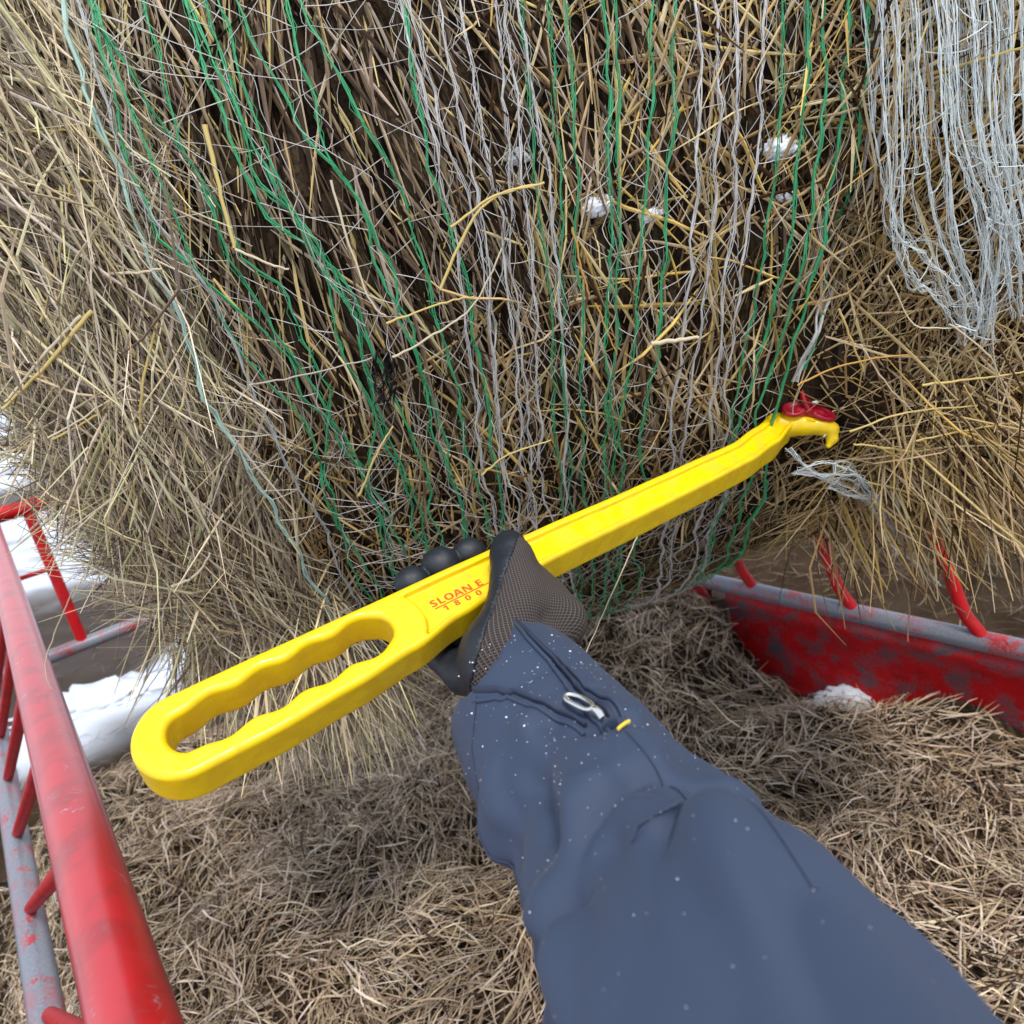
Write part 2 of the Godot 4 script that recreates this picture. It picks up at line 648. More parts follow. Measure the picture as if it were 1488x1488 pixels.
func stalk(bale: Node3D, colour: String, mm: float, q: Array, called := "straw_stalk") -> void:
	var p := PackedVector3Array()
	for i in q.size() / 3:
		p.append(Vector3(q[i * 3], q[i * 3 + 1], q[i * 3 + 2]))
	if called == "net_strand" and p[0].y > 1.5:
		# comes down from the top of the bale
		var over := PackedVector3Array()
		var th0 := rad_to_deg(atan2(p[0].y - BC.y, p[0].z - BC.z))
		var up := Vector2(p[0].y - BC.y, p[0].z - BC.z).length()
		for k in range(5, 0, -1):
			var th := deg_to_rad(th0 + k * 8.0)
			over.append(Vector3(p[0].x + (p[0].x - p[1].x) * 0.2 * k, BC.y + sin(th) * (up - 0.004 * k), BC.z + cos(th) * (up - 0.004 * k)))
		over.append_array(p)
		p = over
	var s := spline(p, 7)
	var r := PackedFloat32Array()
	var z := rng.randf() * 90.0
	for i in s.size():
		var t := float(i) / (s.size() - 1)
		s[i] += Vector3(fine.get_noise_2d(i * 3.0, z), fine.get_noise_2d(i * 3.0, z + 30.0), 0) * 0.0012
		r.append(mm * 0.0005 * (1.0 - 0.35 * t) * (1.0 + 0.2 * fine.get_noise_2d(i * 9.0, z)))
	var m: Material = M.net_loose if colour == "loose" else M["stalk_" + colour]
	var st := SurfaceTool.new()
	st.append_from(tube(s, r, 6, 0.65), 0, Transform3D())
	if colour == "loose":
		# frayed fibres along the strand
		for k in 4:
			var f := PackedVector3Array()
			var r2 := PackedFloat32Array()
			for i in s.size():
				f.append(s[i] + Vector3(fine.get_noise_2d(i * 2.5, z + k * 11.0), fine.get_noise_2d(i * 2.5, z + k * 17.0 + 3.0), fine.get_noise_2d(i * 2.5, z + k * 5.0)) * 0.0035)
				r2.append(mm * 0.00022)
			st.append_from(tube(f, r2, 4), 0, Transform3D())
		loose_lines.append(s)
	part(called, st.commit(), m, bale)


var loose_lines := []


# The threads that still join the loose strands.
func loose_lace(bale: Node3D) -> void:
	var st := SurfaceTool.new()
	for i in loose_lines.size():
		for k in 26:
			var other: PackedVector3Array = loose_lines[rng.randi() % loose_lines.size()]
			var one: PackedVector3Array = loose_lines[i]
			var a := one[rng.randi() % one.size()]
			var near := Vector3.ONE * 9.0
			for q in other:
				if q.distance_to(a) < near.distance_to(a) and q.distance_to(a) > 0.004:
					near = q
			near = other[clampi(other.find(near) + rng.randi_range(-2, 2), 0, other.size() - 1)]
			if near.distance_to(a) > 0.035:
				continue
			var mid := (a + near) / 2.0 + Vector3(rng.randfn(0, 0.2), -0.2, rng.randfn(0, 0.2)) * a.distance_to(near)
			var q := PackedVector3Array()
			for n in 5:
				var t := n / 4.0
				q.append(a.lerp(mid, t).lerp(mid.lerp(near, t), t))
			st.append_from(tube(q, constant(5, rng.randf_range(0.0003, 0.0006)), 3, 1.0, false), 0, Transform3D())
	var o := part("loose_lace", st.commit(), M.net_loose, bale)
	o.set_meta("kind", "stuff")


# ---------- the feeder and what lies in it ----------
func feeder_at(a: float, c: float, y: float) -> Vector3:
	return PANEL_A * a + PANEL_B * c + Vector3(0, y, 0)


func build_feeder() -> void:
	var f := thing("hay_feeder", "red painted steel hay feeder with scratched rails and slanted bars", "hay feeder")
	var line := func(a: Vector3, b: Vector3, n: int) -> PackedVector3Array:
		var p := PackedVector3Array()
		for i in n + 1:
			p.append(a.lerp(b, float(i) / n))
		return p
	# near side
	var p: PackedVector3Array = line.call(feeder_at(-1.3, -0.055, 1.125), feeder_at(2.92, -0.0, 1.135), 40)
	part("top_rail", tube(p, constant(41, 0.0245), 28), M.red_rail, f)
	p = line.call(feeder_at(-1.3, -0.17, 0.65), feeder_at(2.92, -0.17, 0.65), 40)
	part("lower_rail", tube(p, constant(41, 0.024), 14), M.red_scraped, f)
	for i in 11:
		var a := 2.62 - 0.29 * i
		rod("slant_bar", feeder_at(a, -0.165, 0.66), feeder_at(a - 0.72, -0.04 * (3.6 - a) / 4.2 - 0.012, 1.105), 0.0108, M.red_bar, f)
	var sheet := BoxMesh.new()
	# far end
	p = line.call(feeder_at(2.92, 0.0, 1.155), feeder_at(2.92, 1.48, 1.155), 16)
	part("top_rail", tube(p, constant(17, 0.026), 16), M.red_bar, f)
	p = line.call(feeder_at(2.92, -0.17, 0.645), feeder_at(2.92, 1.48, 0.645), 16)
	part("lower_rail", tube(p, constant(17, 0.024), 16), M.red_scraped, f)
	for c in [0.115, 0.45, 0.79, 1.13]:
		rod("upright", feeder_at(2.92, c, 0.655), feeder_at(2.92, c - 0.005, 1.145), 0.0185, M.red_bar, f, 14)
	rod("brace", feeder_at(2.92, 0.1, 0.935), feeder_at(2.92, -0.02, 0.935), 0.008, M.red_bar, f)
	for q in [[2.92, 1.48], [-1.3, -0.055], [-1.3, 1.48]]:
		rod("corner_post", feeder_at(q[0], q[1], -0.02), feeder_at(q[0], q[1], 1.14), 0.026, M.red_bar, f, 14)
	# far side with its sheet-steel skirt
	p = line.call(feeder_at(-1.3, 1.48, 0.64), feeder_at(2.92, 1.48, 0.64), 40)
	part("lower_rail", tube(p, constant(41, 0.022), 16), M.red_scraped, f)
	p = line.call(feeder_at(-1.3, 1.48, 1.13), feeder_at(2.92, 1.48, 1.13), 40)
	part("top_rail", tube(p, constant(41, 0.026), 16), M.red_bar, f)
	for i in 13:
		var a := 0.04 + 0.27 * (i - 3)
		var b := spline(PackedVector3Array([feeder_at(a, 1.475, 0.635), feeder_at(a + 0.022, 1.478, 0.665), feeder_at(a + 0.047, 1.48, 0.70), feeder_at(a + 0.075, 1.48, 0.79), feeder_at(a + 0.14, 1.48, 1.0), feeder_at(a + 0.16, 1.48, 1.12)]), 4)
		part("bent_bar", tube(b, constant(b.size(), 0.0132), 12), M.red_bar, f)
	for q in [[-1.3, 1.215], [1.275, 2.92]]:
		var n := 60
		var v := PackedVector3Array()
		var idx := PackedInt32Array()
		# a pressed profile: lip under the pipe, swage line, flat skirt
		var prof := [Vector2(0.012, 0.632), Vector2(-0.012, 0.625), Vector2(-0.016, 0.59), Vector2(-0.004, 0.575), Vector2(-0.003, 0.40), Vector2(-0.012, 0.39), Vector2(-0.012, 0.36), Vector2(-0.003, 0.35), Vector2(-0.002, 0.02), Vector2(0.004, 0.02), Vector2(0.004, 0.60)]
		for i in n + 1:
			var a := lerpf(q[0], q[1], float(i) / n)
			for k in prof.size():
				var w: float = 0.004 * lump.get_noise_2d(a * 40.0, prof[k].y * 30.0)
				v.append(feeder_at(a, 1.476 + prof[k].x + w, prof[k].y))
		var m := prof.size()
		for i in n:
			for k in m:
				var a := i * m + k
				var b := i * m + (k + 1) % m
				idx.append_array([a, a + m, b, b, a + m, b + m])
		var st := SurfaceTool.new()
		st.create_from_arrays(mesh_arrays(v, idx))
		st.deindex()
		st.set_smooth_group(-1)
		st.generate_normals()
		part("skirt_panel", st.commit(), M.red_sheet, f)
	box("skirt_post", Vector3(0.045, 0.56, 0.03), Transform3D(Basis(PANEL_A, Vector3.UP, PANEL_A.cross(Vector3.UP)), feeder_at(1.245, 1.485, 0.32)), M.rust, f)


func bed_h(x: float, z: float) -> float:
	var a := -0.568 * x - 0.823 * z
	var c := 0.823 * x - 0.568 * z
	var h := 0.40 + 0.075 * lump.get_noise_2d(x * 5.0, z * 5.0) + 0.05 * lump.get_noise_2d(x * 14.0 + 9.0, z * 14.0) + 0.035 * fine.get_noise_2d(x * 22.0, z * 22.0)
	for m in [[0.37, -1.75, 0.21, 0.24], [0.93, -1.36, 0.14, 0.17], [0.45, -1.15, 0.10, 0.34], [-0.55, -1.2, 0.07, 0.3], [0.67, -1.60, -0.13, 0.12], [0.16, -1.70, -0.06, 0.09], [0.44, -1.56, -0.08, 0.1], [0.14, -1.86, -0.12, 0.1], [0.57, -1.72, -0.08, 0.08], [-0.15, -1.0, 0.08, 0.2], [0.227, -2.08, 0.22, 0.26], [-0.8, -1.38, -0.06, 0.1]]:
		h += m[2] * exp(-(pow(x - m[0], 2.0) + pow(z - m[1], 2.0)) / (m[3] * m[3]))
	h *= smoothstep(2.85, 2.35, a + 0.12 * lump.get_noise_2d(x * 7.0, 50.0)) * smoothstep(-0.45, -0.1, c + 0.1 * lump.get_noise_2d(z * 7.0, 80.0))
	return h - 0.015


func build_bed() -> void:
	var v := PackedVector3Array()
	var idx := PackedInt32Array()
	var na := 150
	var nc := 80
	for i in na + 1:
		for k in nc + 1:
			var p := feeder_at(lerpf(-1.25, 2.88, float(i) / na), lerpf(-0.5, 1.465, float(k) / nc), 0)
			p.y = bed_h(p.x, p.z)
			v.append(p)
	for i in na:
		for k in nc:
			var a := i * (nc + 1) + k
			idx.append_array([a, a + nc + 1, a + 1, a + 1, a + nc + 1, a + nc + 2])
	var st := SurfaceTool.new()
	st.create_from_arrays(mesh_arrays(v, idx))
	st.generate_normals()
	var bed := thing("hay_bedding", "matted brown hay heaped up over the feeder's floor", "hay")
	bed.set_meta("kind", "stuff")
	var o := part("matted_hay", st.commit(), M.bed_core, bed)
	o.set_meta("kind", "stuff")
	var pal := [[0.34, Color(0.45, 0.345, 0.245)], [0.26, Color(0.28, 0.20, 0.135)], [0.24, Color(0.64, 0.53, 0.41)], [0.18, Color(0.07, 0.045, 0.03)]]
	for i in 82000:
		var a := rng.randf_range(-0.6, 2.85)
		var c := rng.randf_range(-0.42, 1.45)
		var p := feeder_at(a, c, 0)
		# thinner where the camera cannot come near
		if a > 2.0 and rng.randf() < 0.4:
			continue
		var h := bed_h(p.x, p.z)
		if h < 0.06 and rng.randf() < 0.75:
			continue
		var bare := 0.5
		for s in [[0.67, -1.60, 0.1], [0.16, -1.72, 0.07]]:
			bare = minf(bare, Vector2(p.x - s[0], p.z - s[1]).length() / s[2])
		if bare < 0.5 and rng.randf() < 0.8:
			continue
		var e := 0.02
		var nrm := Vector3(bed_h(p.x - e, p.z) - bed_h(p.x + e, p.z), 2.0 * e, bed_h(p.x, p.z - e) - bed_h(p.x, p.z + e)).normalized()
		var turn := lump.get_noise_2d(p.x * 9.0 + 40.0, p.z * 9.0) * 4.0 + rng.randfn(0.0, 0.75)
		var dir := Vector3(cos(turn), rng.randfn(0.0, 0.28), sin(turn))
		dir -= nrm * dir.dot(nrm) * 0.75
		p.y = h + rng.randf_range(-0.015, 0.035)
		lay(p, dir, nrm, rng.randf_range(0.03, 0.12), 0.0007 + 0.0014 * pow(rng.randf(), 1.4), 1.3, hay_tint(pal))
	heap_done("bedding_straw", bed)


func snow_lump(called: String, label: String, at: Vector3, size: Vector3, number: int, group := "") -> void:
	var v := PackedVector3Array()
	var idx := PackedInt32Array()
	var ns := 48
	var nr := 24
	for i in nr + 1:
		var la := PI * (float(i) / nr - 0.5)
		for k in ns:
			var lo := TAU * k / ns
			var d := Vector3(cos(la) * cos(lo), sin(la), cos(la) * sin(lo))
			var f := 1.0 + 0.35 * lump.get_noise_3dv(d * 22.0 + Vector3.ONE * number * 13.0) + 0.13 * fine.get_noise_3dv(d * 40.0 + Vector3.ONE * number) + 0.06 * fine.get_noise_3dv(d * 110.0)
			v.append(d * f * size)
	for i in nr:
		for k in ns:
			var a := i * ns + k
			var b := i * ns + (k + 1) % ns
			idx.append_array([a, a + ns, b, b, a + ns, b + ns])
	var st := SurfaceTool.new()
	st.create_from_arrays(mesh_arrays(v, idx))
	st.generate_normals()
	var o := part(numbered(called), st.commit(), M.snow if called == "snow_patch" else M.fresh_snow, self)
	o.position = at
	tag(o, label, "snow", group)


func ground_shade(x: float, z: float) -> float:        # 0 snow, 1 mud
	var a := -0.568 * x - 0.823 * z
	var c := 0.823 * x - 0.568 * z
	var d := maxf(maxf(-1.6 - a, a - 2.9), maxf(-0.9 - c, c - 1.5))
	var n := lump.get_noise_2d(x * 2.2, z * 2.2) * 0.55 + fine.get_noise_2d(x * 9.0, z * 9.0) * 0.3
	var side := 2.6 if c > 1.3 else 0.75
	var m := smoothstep(side + 0.35, side - 0.25, d + n)
	# trampled belt past the far end, with a strip of snow left before it
	m = maxf(m, smoothstep(4.25, 4.5, a + n * 0.5) * smoothstep(7.4, 6.4, a + n * 1.6) * smoothstep(3.0, 2.0, absf(c)) * 0.95)
	# churned tracks across the snow further off
	m = maxf(m, smoothstep(0.35, 0.6, lump.get_noise_2d(x * 1.1 + 90.0, z * 1.1)) * 0.8 * smoothstep(9.0, 4.0, a))
	for t in [[15.0, 2.2], [36.0, 5.0]]:
		m = maxf(m, 0.85 * smoothstep(t[1], t[1] * 0.5, absf(a + 0.25 * c - t[0] + n * 2.0)))
	return m


func build_ground() -> void:
	var v := PackedVector3Array()
	var col := PackedColorArray()
	var idx := PackedInt32Array()
	var ns := 260
	var nr := 205
	for i in nr + 1:
		var r := 0.04 * (pow(1.036, i) - 1.0) / 0.036
		for k in ns:
			var an := TAU * k / ns
			var x := r * cos(an)
			var z := -2.2 + r * sin(an)
			var m := ground_shade(x, z)
			var near := smoothstep(60.0, 10.0, r)
			var y := near * (0.07 * lump.get_noise_2d(x * 4.0, z * 4.0) + 0.05 * fine.get_noise_2d(x * 12.0, z * 12.0) * (0.35 + m) + 0.03 * fine.get_noise_2d(x * 34.0, z * 34.0) * m) - 0.03 * m * near
			v.append(Vector3(x, y, z))
			var mud := Color(0.024, 0.015, 0.010).lerp(Color(0.065, 0.045, 0.030), fine.get_noise_2d(x * 30.0, z * 30.0) * 0.5 + 0.5)
			var white := Color(0.60, 0.64, 0.71).lerp(Color(0.33, 0.34, 0.36), smoothstep(0.1, 0.5, fine.get_noise_2d(x * 5.0, z * 16.0) + 0.4 * lump.get_noise_2d(x * 3.0, z * 3.0)))
			col.append(white.lerp(mud, m))
	for i in nr:
		for k in ns:
			var a := i * ns + k
			var b := i * ns + (k + 1) % ns
			idx.append_array([a, b, a + ns, b, b + ns, a + ns])
	var arr := mesh_arrays(v, idx)
	arr[Mesh.ARRAY_COLOR] = col
	var st := SurfaceTool.new()
	st.create_from_arrays(arr)
	st.generate_normals()
	var o := part("snowy_ground", st.commit(), M.ground, self)
	o.set_meta("kind", "structure")
	tag(o, "snow-covered ground trampled to dark mud beside the red feeder", "ground")
	# hay trodden into the mud round the feeder
	var pal := [[0.4, Color(0.14, 0.105, 0.075)], [0.45, Color(0.07, 0.05, 0.036)], [0.15, Color(0.30, 0.24, 0.17)]]
	for i in 12000:
		var q := feeder_at(rng.randf_range(-1.0, 4.2), rng.randf_range(1.5, 4.2) if rng.randf() < 0.75 else rng.randf_range(-1.4, 1.5), 0)
		if i % 5 == 0:
			q = feeder_at(rng.randf_range(3.0, 7.5), rng.randf_range(-1.5, 1.5), 0)
		var m := ground_shade(q.x, q.z)
		if rng.randf() > m * 0.75 + 0.12:
			continue
		var turn := rng.randf() * TAU
		q.y = rng.randf_range(-0.02, 0.02)
		lay(q, Vector3(cos(turn), rng.randfn(0, 0.1), sin(turn)), Vector3.UP, rng.randf_range(0.05, 0.16), rng.randf_range(0.001, 0.002), 0.8, hay_tint(pal))
	var litter := thing("hay_litter", "wisps of hay trodden into the mud beyond the feeder", "hay")
	litter.set_meta("kind", "stuff")
	heap_done("litter_straw", litter)


func build_tree(at: Vector3, h: float, label: String, number: int) -> void:
	var t := thing("spruce_tree", label, "tree", at, "spruces at the far edge of the field")
	var p := PackedVector3Array()
	var r := PackedFloat32Array()
	for i in 7:
		p.append(Vector3(0.05 * sin(i * 1.3 + number), h * i / 6.0, 0))
		r.append(0.22 * (1.0 - i / 6.3))
	part("trunk", tube(p, r, 10), M.bark, t)
	for i in 2200:
		var f := pow(rng.randf(), 0.7)
		var y := h * (1.0 - 0.9 * f)
		var reach := h * 0.2 * f * (0.75 + 0.25 * sin(y * 5.0 + number)) * rng.randf_range(0.35, 1.05)
		var an := rng.randf() * TAU
		var d := Vector3(cos(an), -0.35, sin(an))
		add_straw(Vector3(cos(an) * reach, y, sin(an) * reach), d, Vector3.UP, rng.randf_range(0.5, 1.0), 0.09, 0.05, 0.0, 0.02, 0.5, 2, Color(0.028, 0.05, 0.03) * rng.randf_range(0.6, 1.4))
	heap_done("crown", t)


# ---------- the net cutter ----------
const CUT_S := [0.0, 22.0, 60.0, 116.0, 162.0, 203.0, 255.0, 300.0, 400.0, 456.0, 520.0, 560.0, 602.0]
const CUT_UP := [-30.5, -30.5, -30.5, -30.0, -29.5, -29.5, -28.5, -26.5, -23.5, -22.5, -21.0, -26.5, -35.0]
const CUT_LO := [29.0, 29.0, 29.0, 26.0, 21.5, 14.0, 7.0, 6.0, 7.0, 7.0, 6.0, 1.0, -9.5]
var cut_c := PackedFloat32Array()
var cut_h := PackedFloat32Array()


func cutter_d(q: Vector3) -> float:
	var s := q.x * 1000.0
	var t := q.y * 1000.0
	var w := q.z * 1000.0
	var i := clampf(s, 0.0, 618.0)
	var k := int(i)
	var f := i - k
	var c := lerpf(cut_c[k], cut_c[k + 1], f)
	var hw := lerpf(cut_h[k], cut_h[k + 1], f)
	var e := minf(s - 18.0, 0.0)
	var d2 := sqrt(e * e + (w - c) * (w - c)) - (hw if e == 0.0 else lerpf(hw, 30.0, minf(-e / 10.0, 1.0)))
	d2 = smax(d2, s - 607.0, 8.0)
	if s < 185.0:
		var hx := maxf(0.0, absf(s - 83.0) - 60.0)
		var hc := lerpf(-0.5, -5.5, clampf((s - 20.0) / 135.0, 0.0, 1.0))
		var wav := 1.7 * cos(TAU * (s - 88.0) / 33.0) * smoothstep(0.0, 12.0, 75.0 - absf(s - 83.0))
		var hole := sqrt(hx * hx + (w - hc) * (w - hc)) - (15.3 - wav)
		d2 = smax(d2, -hole, 2.0)
	var half := lerpf(15.0, 14.5, clampf((s - 150.0) / 450.0, 0.0, 1.0))
	var r := 4.2
	var qx := d2 + r
	var qy := absf(t + half) - half + r
	var d := minf(maxf(qx, qy), 0.0) + sqrt(maxf(qx, 0.0) * maxf(qx, 0.0) + maxf(qy, 0.0) * maxf(qy, 0.0)) - r
	if s > 165.0 and t > -10.0:
		var ch := maxf(maxf((c - hw + 7.5) - w, w - (c + hw - 4.0)), -(t + 4.0))
		ch = maxf(ch, 32.0 - sqrt((s - 150.0) * (s - 150.0) + (w + 5.0) * (w + 5.0)))
		ch = maxf(ch, s - 596.0)
		d = smax(d, -ch, 1.8)
	return d / 1000.0


func build_cutter() -> Transform3D:
	var frame := Transform3D(Basis(Vector3(0.8661935, 0.04667522, -0.49752411), Vector3(0.21937528, 0.85903747, 0.46252471), Vector3(0.4489803, -0.50978039, 0.73385329)).orthonormalized(), Vector3(-0.23124732, 1.2952246, -0.38844804))
	for i in 622:
		var u := table(CUT_S, CUT_UP, i)
		var l := table(CUT_S, CUT_LO, i)
		cut_c.append((u + l) / 2.0)
		cut_h.append((l - u) / 2.0)
	var tool := thing("net_cutter", "yellow plastic bale net cutter with red jaws held in the gloved hand", "net cutter")
	tool.transform = frame
	part("handle", nets(cutter_d, Vector3(-0.018, -0.036, -0.042), Vector3(0.613, 0.006, 0.036), 0.0016), M.yellow, tool)
	# the beak at the end
	var pts := [Vector3(0.598, -0.012, -0.022), Vector3(0.611, -0.006, -0.007), Vector3(0.622, -0.004, 0.005), Vector3(0.6285, -0.0055, 0.0125), Vector3(0.6265, -0.012, 0.0185), Vector3(0.621, -0.017, 0.0205)]
	var rad := [0.0125, 0.0098, 0.0082, 0.0072, 0.0050, 0.0026]
	var beak := func(p: Vector3) -> float:
		var d := 1.0
		for i in 5:
			d = smin(d, cone(p, pts[i], pts[i + 1], rad[i], rad[i + 1]), 0.003)
		d = smin(d, cone(p, Vector3(0.6, -0.008, -0.024), Vector3(0.6145, 0.008, -0.0125), 0.008, 0.004), 0.004)
		return d
	part("beak", nets(beak, Vector3(0.583, -0.03, -0.04), Vector3(0.645, 0.02, 0.035), 0.001), M.yellow, tool)
	var lobes := func(p: Vector3) -> float:
		var d := 1.0
		for e in [[Vector3(0.604, 0.0085, -0.0185), Vector3(0.0115, 0.0052, 0.0095), Vector3(0.8, 0.2, 0.5)], [Vector3(0.618, 0.0165, -0.0165), Vector3(0.0165, 0.0048, 0.0105), Vector3(0.25, 0.55, -0.8)], [Vector3(0.6255, 0.0065, 0.0005), Vector3(0.0125, 0.0052, 0.0105), Vector3(0.6, -0.1, 0.8)]]:
			var x: Vector3 = (e[2] as Vector3).normalized()
			var y := Vector3(0.35, 0.8, 0.4)
			y = (y - x * y.dot(x)).normalized()
			var q: Vector3 = p - e[0]
			var l: Vector3 = Vector3(q.dot(x), q.dot(y), q.dot(x.cross(y))) / e[1]
			var petal := (l.length() - 1.0) * 0.005
			petal = maxf(petal, l.y * 0.005 - 0.0022)                            # flat-topped
			petal = maxf(petal, (1.0 - ((l - Vector3(0, 0.62, 0)) / Vector3(0.74, 0.5, 0.74)).length()) * 0.003)   # and dished
			d = smin(d, petal, 0.0007)
		d = smin(d, cone(p, Vector3(0.607, 0.006, -0.015), Vector3(0.624, 0.006, -0.002), 0.005, 0.005), 0.002)
		return d
	part("jaw_guard", nets(lobes, Vector3(0.588, -0.012, -0.045), Vector3(0.65, 0.04, 0.022), 0.0009), M.red_plastic, tool)
	var bl := BoxMesh.new()
	bl.size = Vector3(0.004, 0.009, 0.0012)
	var blade := part("blade", bl, M.steel, tool)
	blade.transform = Transform3D(Basis.from_euler(Vector3(0.5, 0.3, 0.4)), Vector3(0.6175, -0.010, 0.0125))
	# the print beside the grip
	var font := SystemFont.new()
	font.font_names = PackedStringArray(["Droid Sans"])
	font.font_weight = 700
	for e in [["SLOAN E", 0.1905, -0.0035, 0.0078, 1.0], ["1  8  0  0", 0.1965, 0.0035, 0.0050, 1.0]]:
		var tm := TextMesh.new()
		tm.font = font
		tm.text = e[0]
		tm.font_size = 64
		tm.pixel_size = e[3] / 64.0 * 1.05
		tm.depth = 0.0003
		tm.horizontal_alignment = HORIZONTAL_ALIGNMENT_LEFT
		tm.vertical_alignment = VERTICAL_ALIGNMENT_BOTTOM
		var o := part("lettering", tm, M.print, tool)
		o.transform = Transform3D(Basis(Vector3(1.3, 0, 0.04), Vector3(0, 0, -1), Vector3(0, 1, 0)), Vector3(e[1], -0.0039, e[2] + 0.0015))
	box("printed_line", Vector3(0.046, 0.0003, 0.0007), Transform3D(Basis(), Vector3(0.2145, -0.0038, -0.0020)), M.print, tool)
	return frame


# ---------- the photographer's arm ----------
func mm3(s: float, t: float, w: float) -> Vector3:
	return Vector3(s, t, w) * 0.001


var palm_b := []
var finger_b := []


func glove_d(p: Vector3) -> float:
	var d := 1.0
	for b in palm_b:
		d = smin(d, cone(p, b[0], b[1], b[2], b[3]), 0.009)
	var fg := 1.0
	for chain in finger_b:
		var c := 1.0
		for b in chain:
			c = smin(c, cone(p, b[0], b[1], b[2], b[3]), 0.003)
		fg = minf(fg, c)
	return smin(d, fg, 0.005) + 0.0004 * fine.get_noise_3dv(p * 900.0)


func glove_side(p: Vector3) -> float:                  # negative on the coated palm side
	var q := p * 1000.0
	return minf((q.x - 268.5) * 0.64 + (q.z + 10.0) * 0.77 - q.y * 0.05, q.z + 8.0) * 0.001


func glove_uv(p: Vector3) -> Vector2:
	var a := mm3(206, -12, 118)
	var x := (mm3(262, 4, -18) - a).normalized()
	var y := (Vector3.UP - x * x.y).normalized()
	var z := x.cross(y)
	var q := p - a
	return Vector2(atan2(q.dot(z), q.dot(y)) * 0.026, q.dot(x)) / 0.0145


func sleeve_axis() -> PackedVector3Array:
	return PackedVector3Array([Vector3(-0.033, 1.284, -0.427), Vector3(-0.024, 1.284, -0.403), Vector3(-0.014, 1.282, -0.366), Vector3(-0.005, 1.273, -0.340), Vector3(0.005, 1.268, -0.310), Vector3(0.014, 1.267, -0.276), Vector3(0.023, 1.266, -0.243), Vector3(0.032, 1.268, -0.204), Vector3(0.040, 1.277, -0.159), Vector3(0.066, 1.267, -0.049)])


const SLEEVE_R := [0.031, 0.039, 0.0445, 0.0475, 0.049, 0.05, 0.0515, 0.055, 0.058, 0.064]


func cuff_u(v: float) -> float:                        # where the cuff's edge runs
	return table([0.0, 0.069, 0.094, 0.114, 0.147, 0.178, 0.212, 0.256, 0.331, 0.5, 0.75, 1.0], [0.225, 0.229, 0.240, 0.243, 0.240, 0.232, 0.214, 0.164, 0.157, 0.15, 0.18, 0.225], fposmod(v, 1.0))


# u along the sleeve 0..1 (cuff to elbow), v around it in turns
func sleeve(u: float, v: float, up := 0.0) -> Vector3:
	var ax := sleeve_axis()
	var f := clampf(u, 0.0, 0.9999) * (ax.size() - 1)
	var i := int(f)
	var t := f - i
	var a := ax[maxi(i - 1, 0)]
	var d := ax[mini(i + 2, ax.size() - 1)]
	var p := ax[i].cubic_interpolate(ax[i + 1], a, d, t)
	var q := ax[i].cubic_interpolate(ax[i + 1], a, d, t + 0.01)
	var dir := (q - p).normalized()
	var r: float = lerpf(SLEEVE_R[i], SLEEVE_R[i + 1], t)
	var n2 := (Vector3(0.25, 0.9, 0.35) - dir * dir.dot(Vector3(0.25, 0.9, 0.35))).normalized()
	var n1 := dir.cross(n2)
	var an := TAU * v
	# folds: soft ridges pushed up across the forearm, slanting round it
	var k := smoothstep(0.36, 0.52, u)
	var ph := 7.0 * u + 1.0 * v + 0.9 * lump.get_noise_3d(u * 14.0, cos(an) * 3.0, sin(an) * 3.0)
	var wave := 1.0 - absf(sin(PI * ph))
	var fold := 0.010 * (1.0 - wave * wave) * clampf(0.55 + 1.6 * lump.get_noise_3d(u * 26.0 + 30.0, cos(an) * 6.0, sin(an) * 6.0), 0.1, 1.0) - 0.004
	fold += 0.008 * lump.get_noise_3d(u * 22.0, cos(an) * 7.0, sin(an) * 7.0)
	# sharper creases where the cloth buckles
	var cr := absf(fine.get_noise_3d(u * 17.0, cos(an) * 2.2 + u * 6.0, sin(an) * 2.2))
	fold -= 0.0045 * exp(-cr * cr / 0.012) * smoothstep(-0.2, 0.3, lump.get_noise_3d(u * 11.0 + 70.0, cos(an) * 3.0, sin(an) * 3.0))
	fold = fold * k + 0.0012 * lump.get_noise_3d(u * 24.0, cos(an) * 5.0, sin(an) * 5.0)
	return p + (n1 * cos(an) + n2 * sin(an)) * (r + fold + up)


func ribbon(called: String, parent: Node, m: Material, uv: Array, half: float, up: float, flat := 0.5) -> MeshInstance3D:
	var p := PackedVector3Array()
	for i in uv.size() - 1:
		for k in 8:
			var q: Vector2 = (uv[i] as Vector2).lerp(uv[i + 1], k / 8.0)
			p.append(sleeve(q.x, q.y, up))
	p = spline(p, 2)
	return part(called, tube(p, constant(p.size(), half), 8, flat), m, parent)


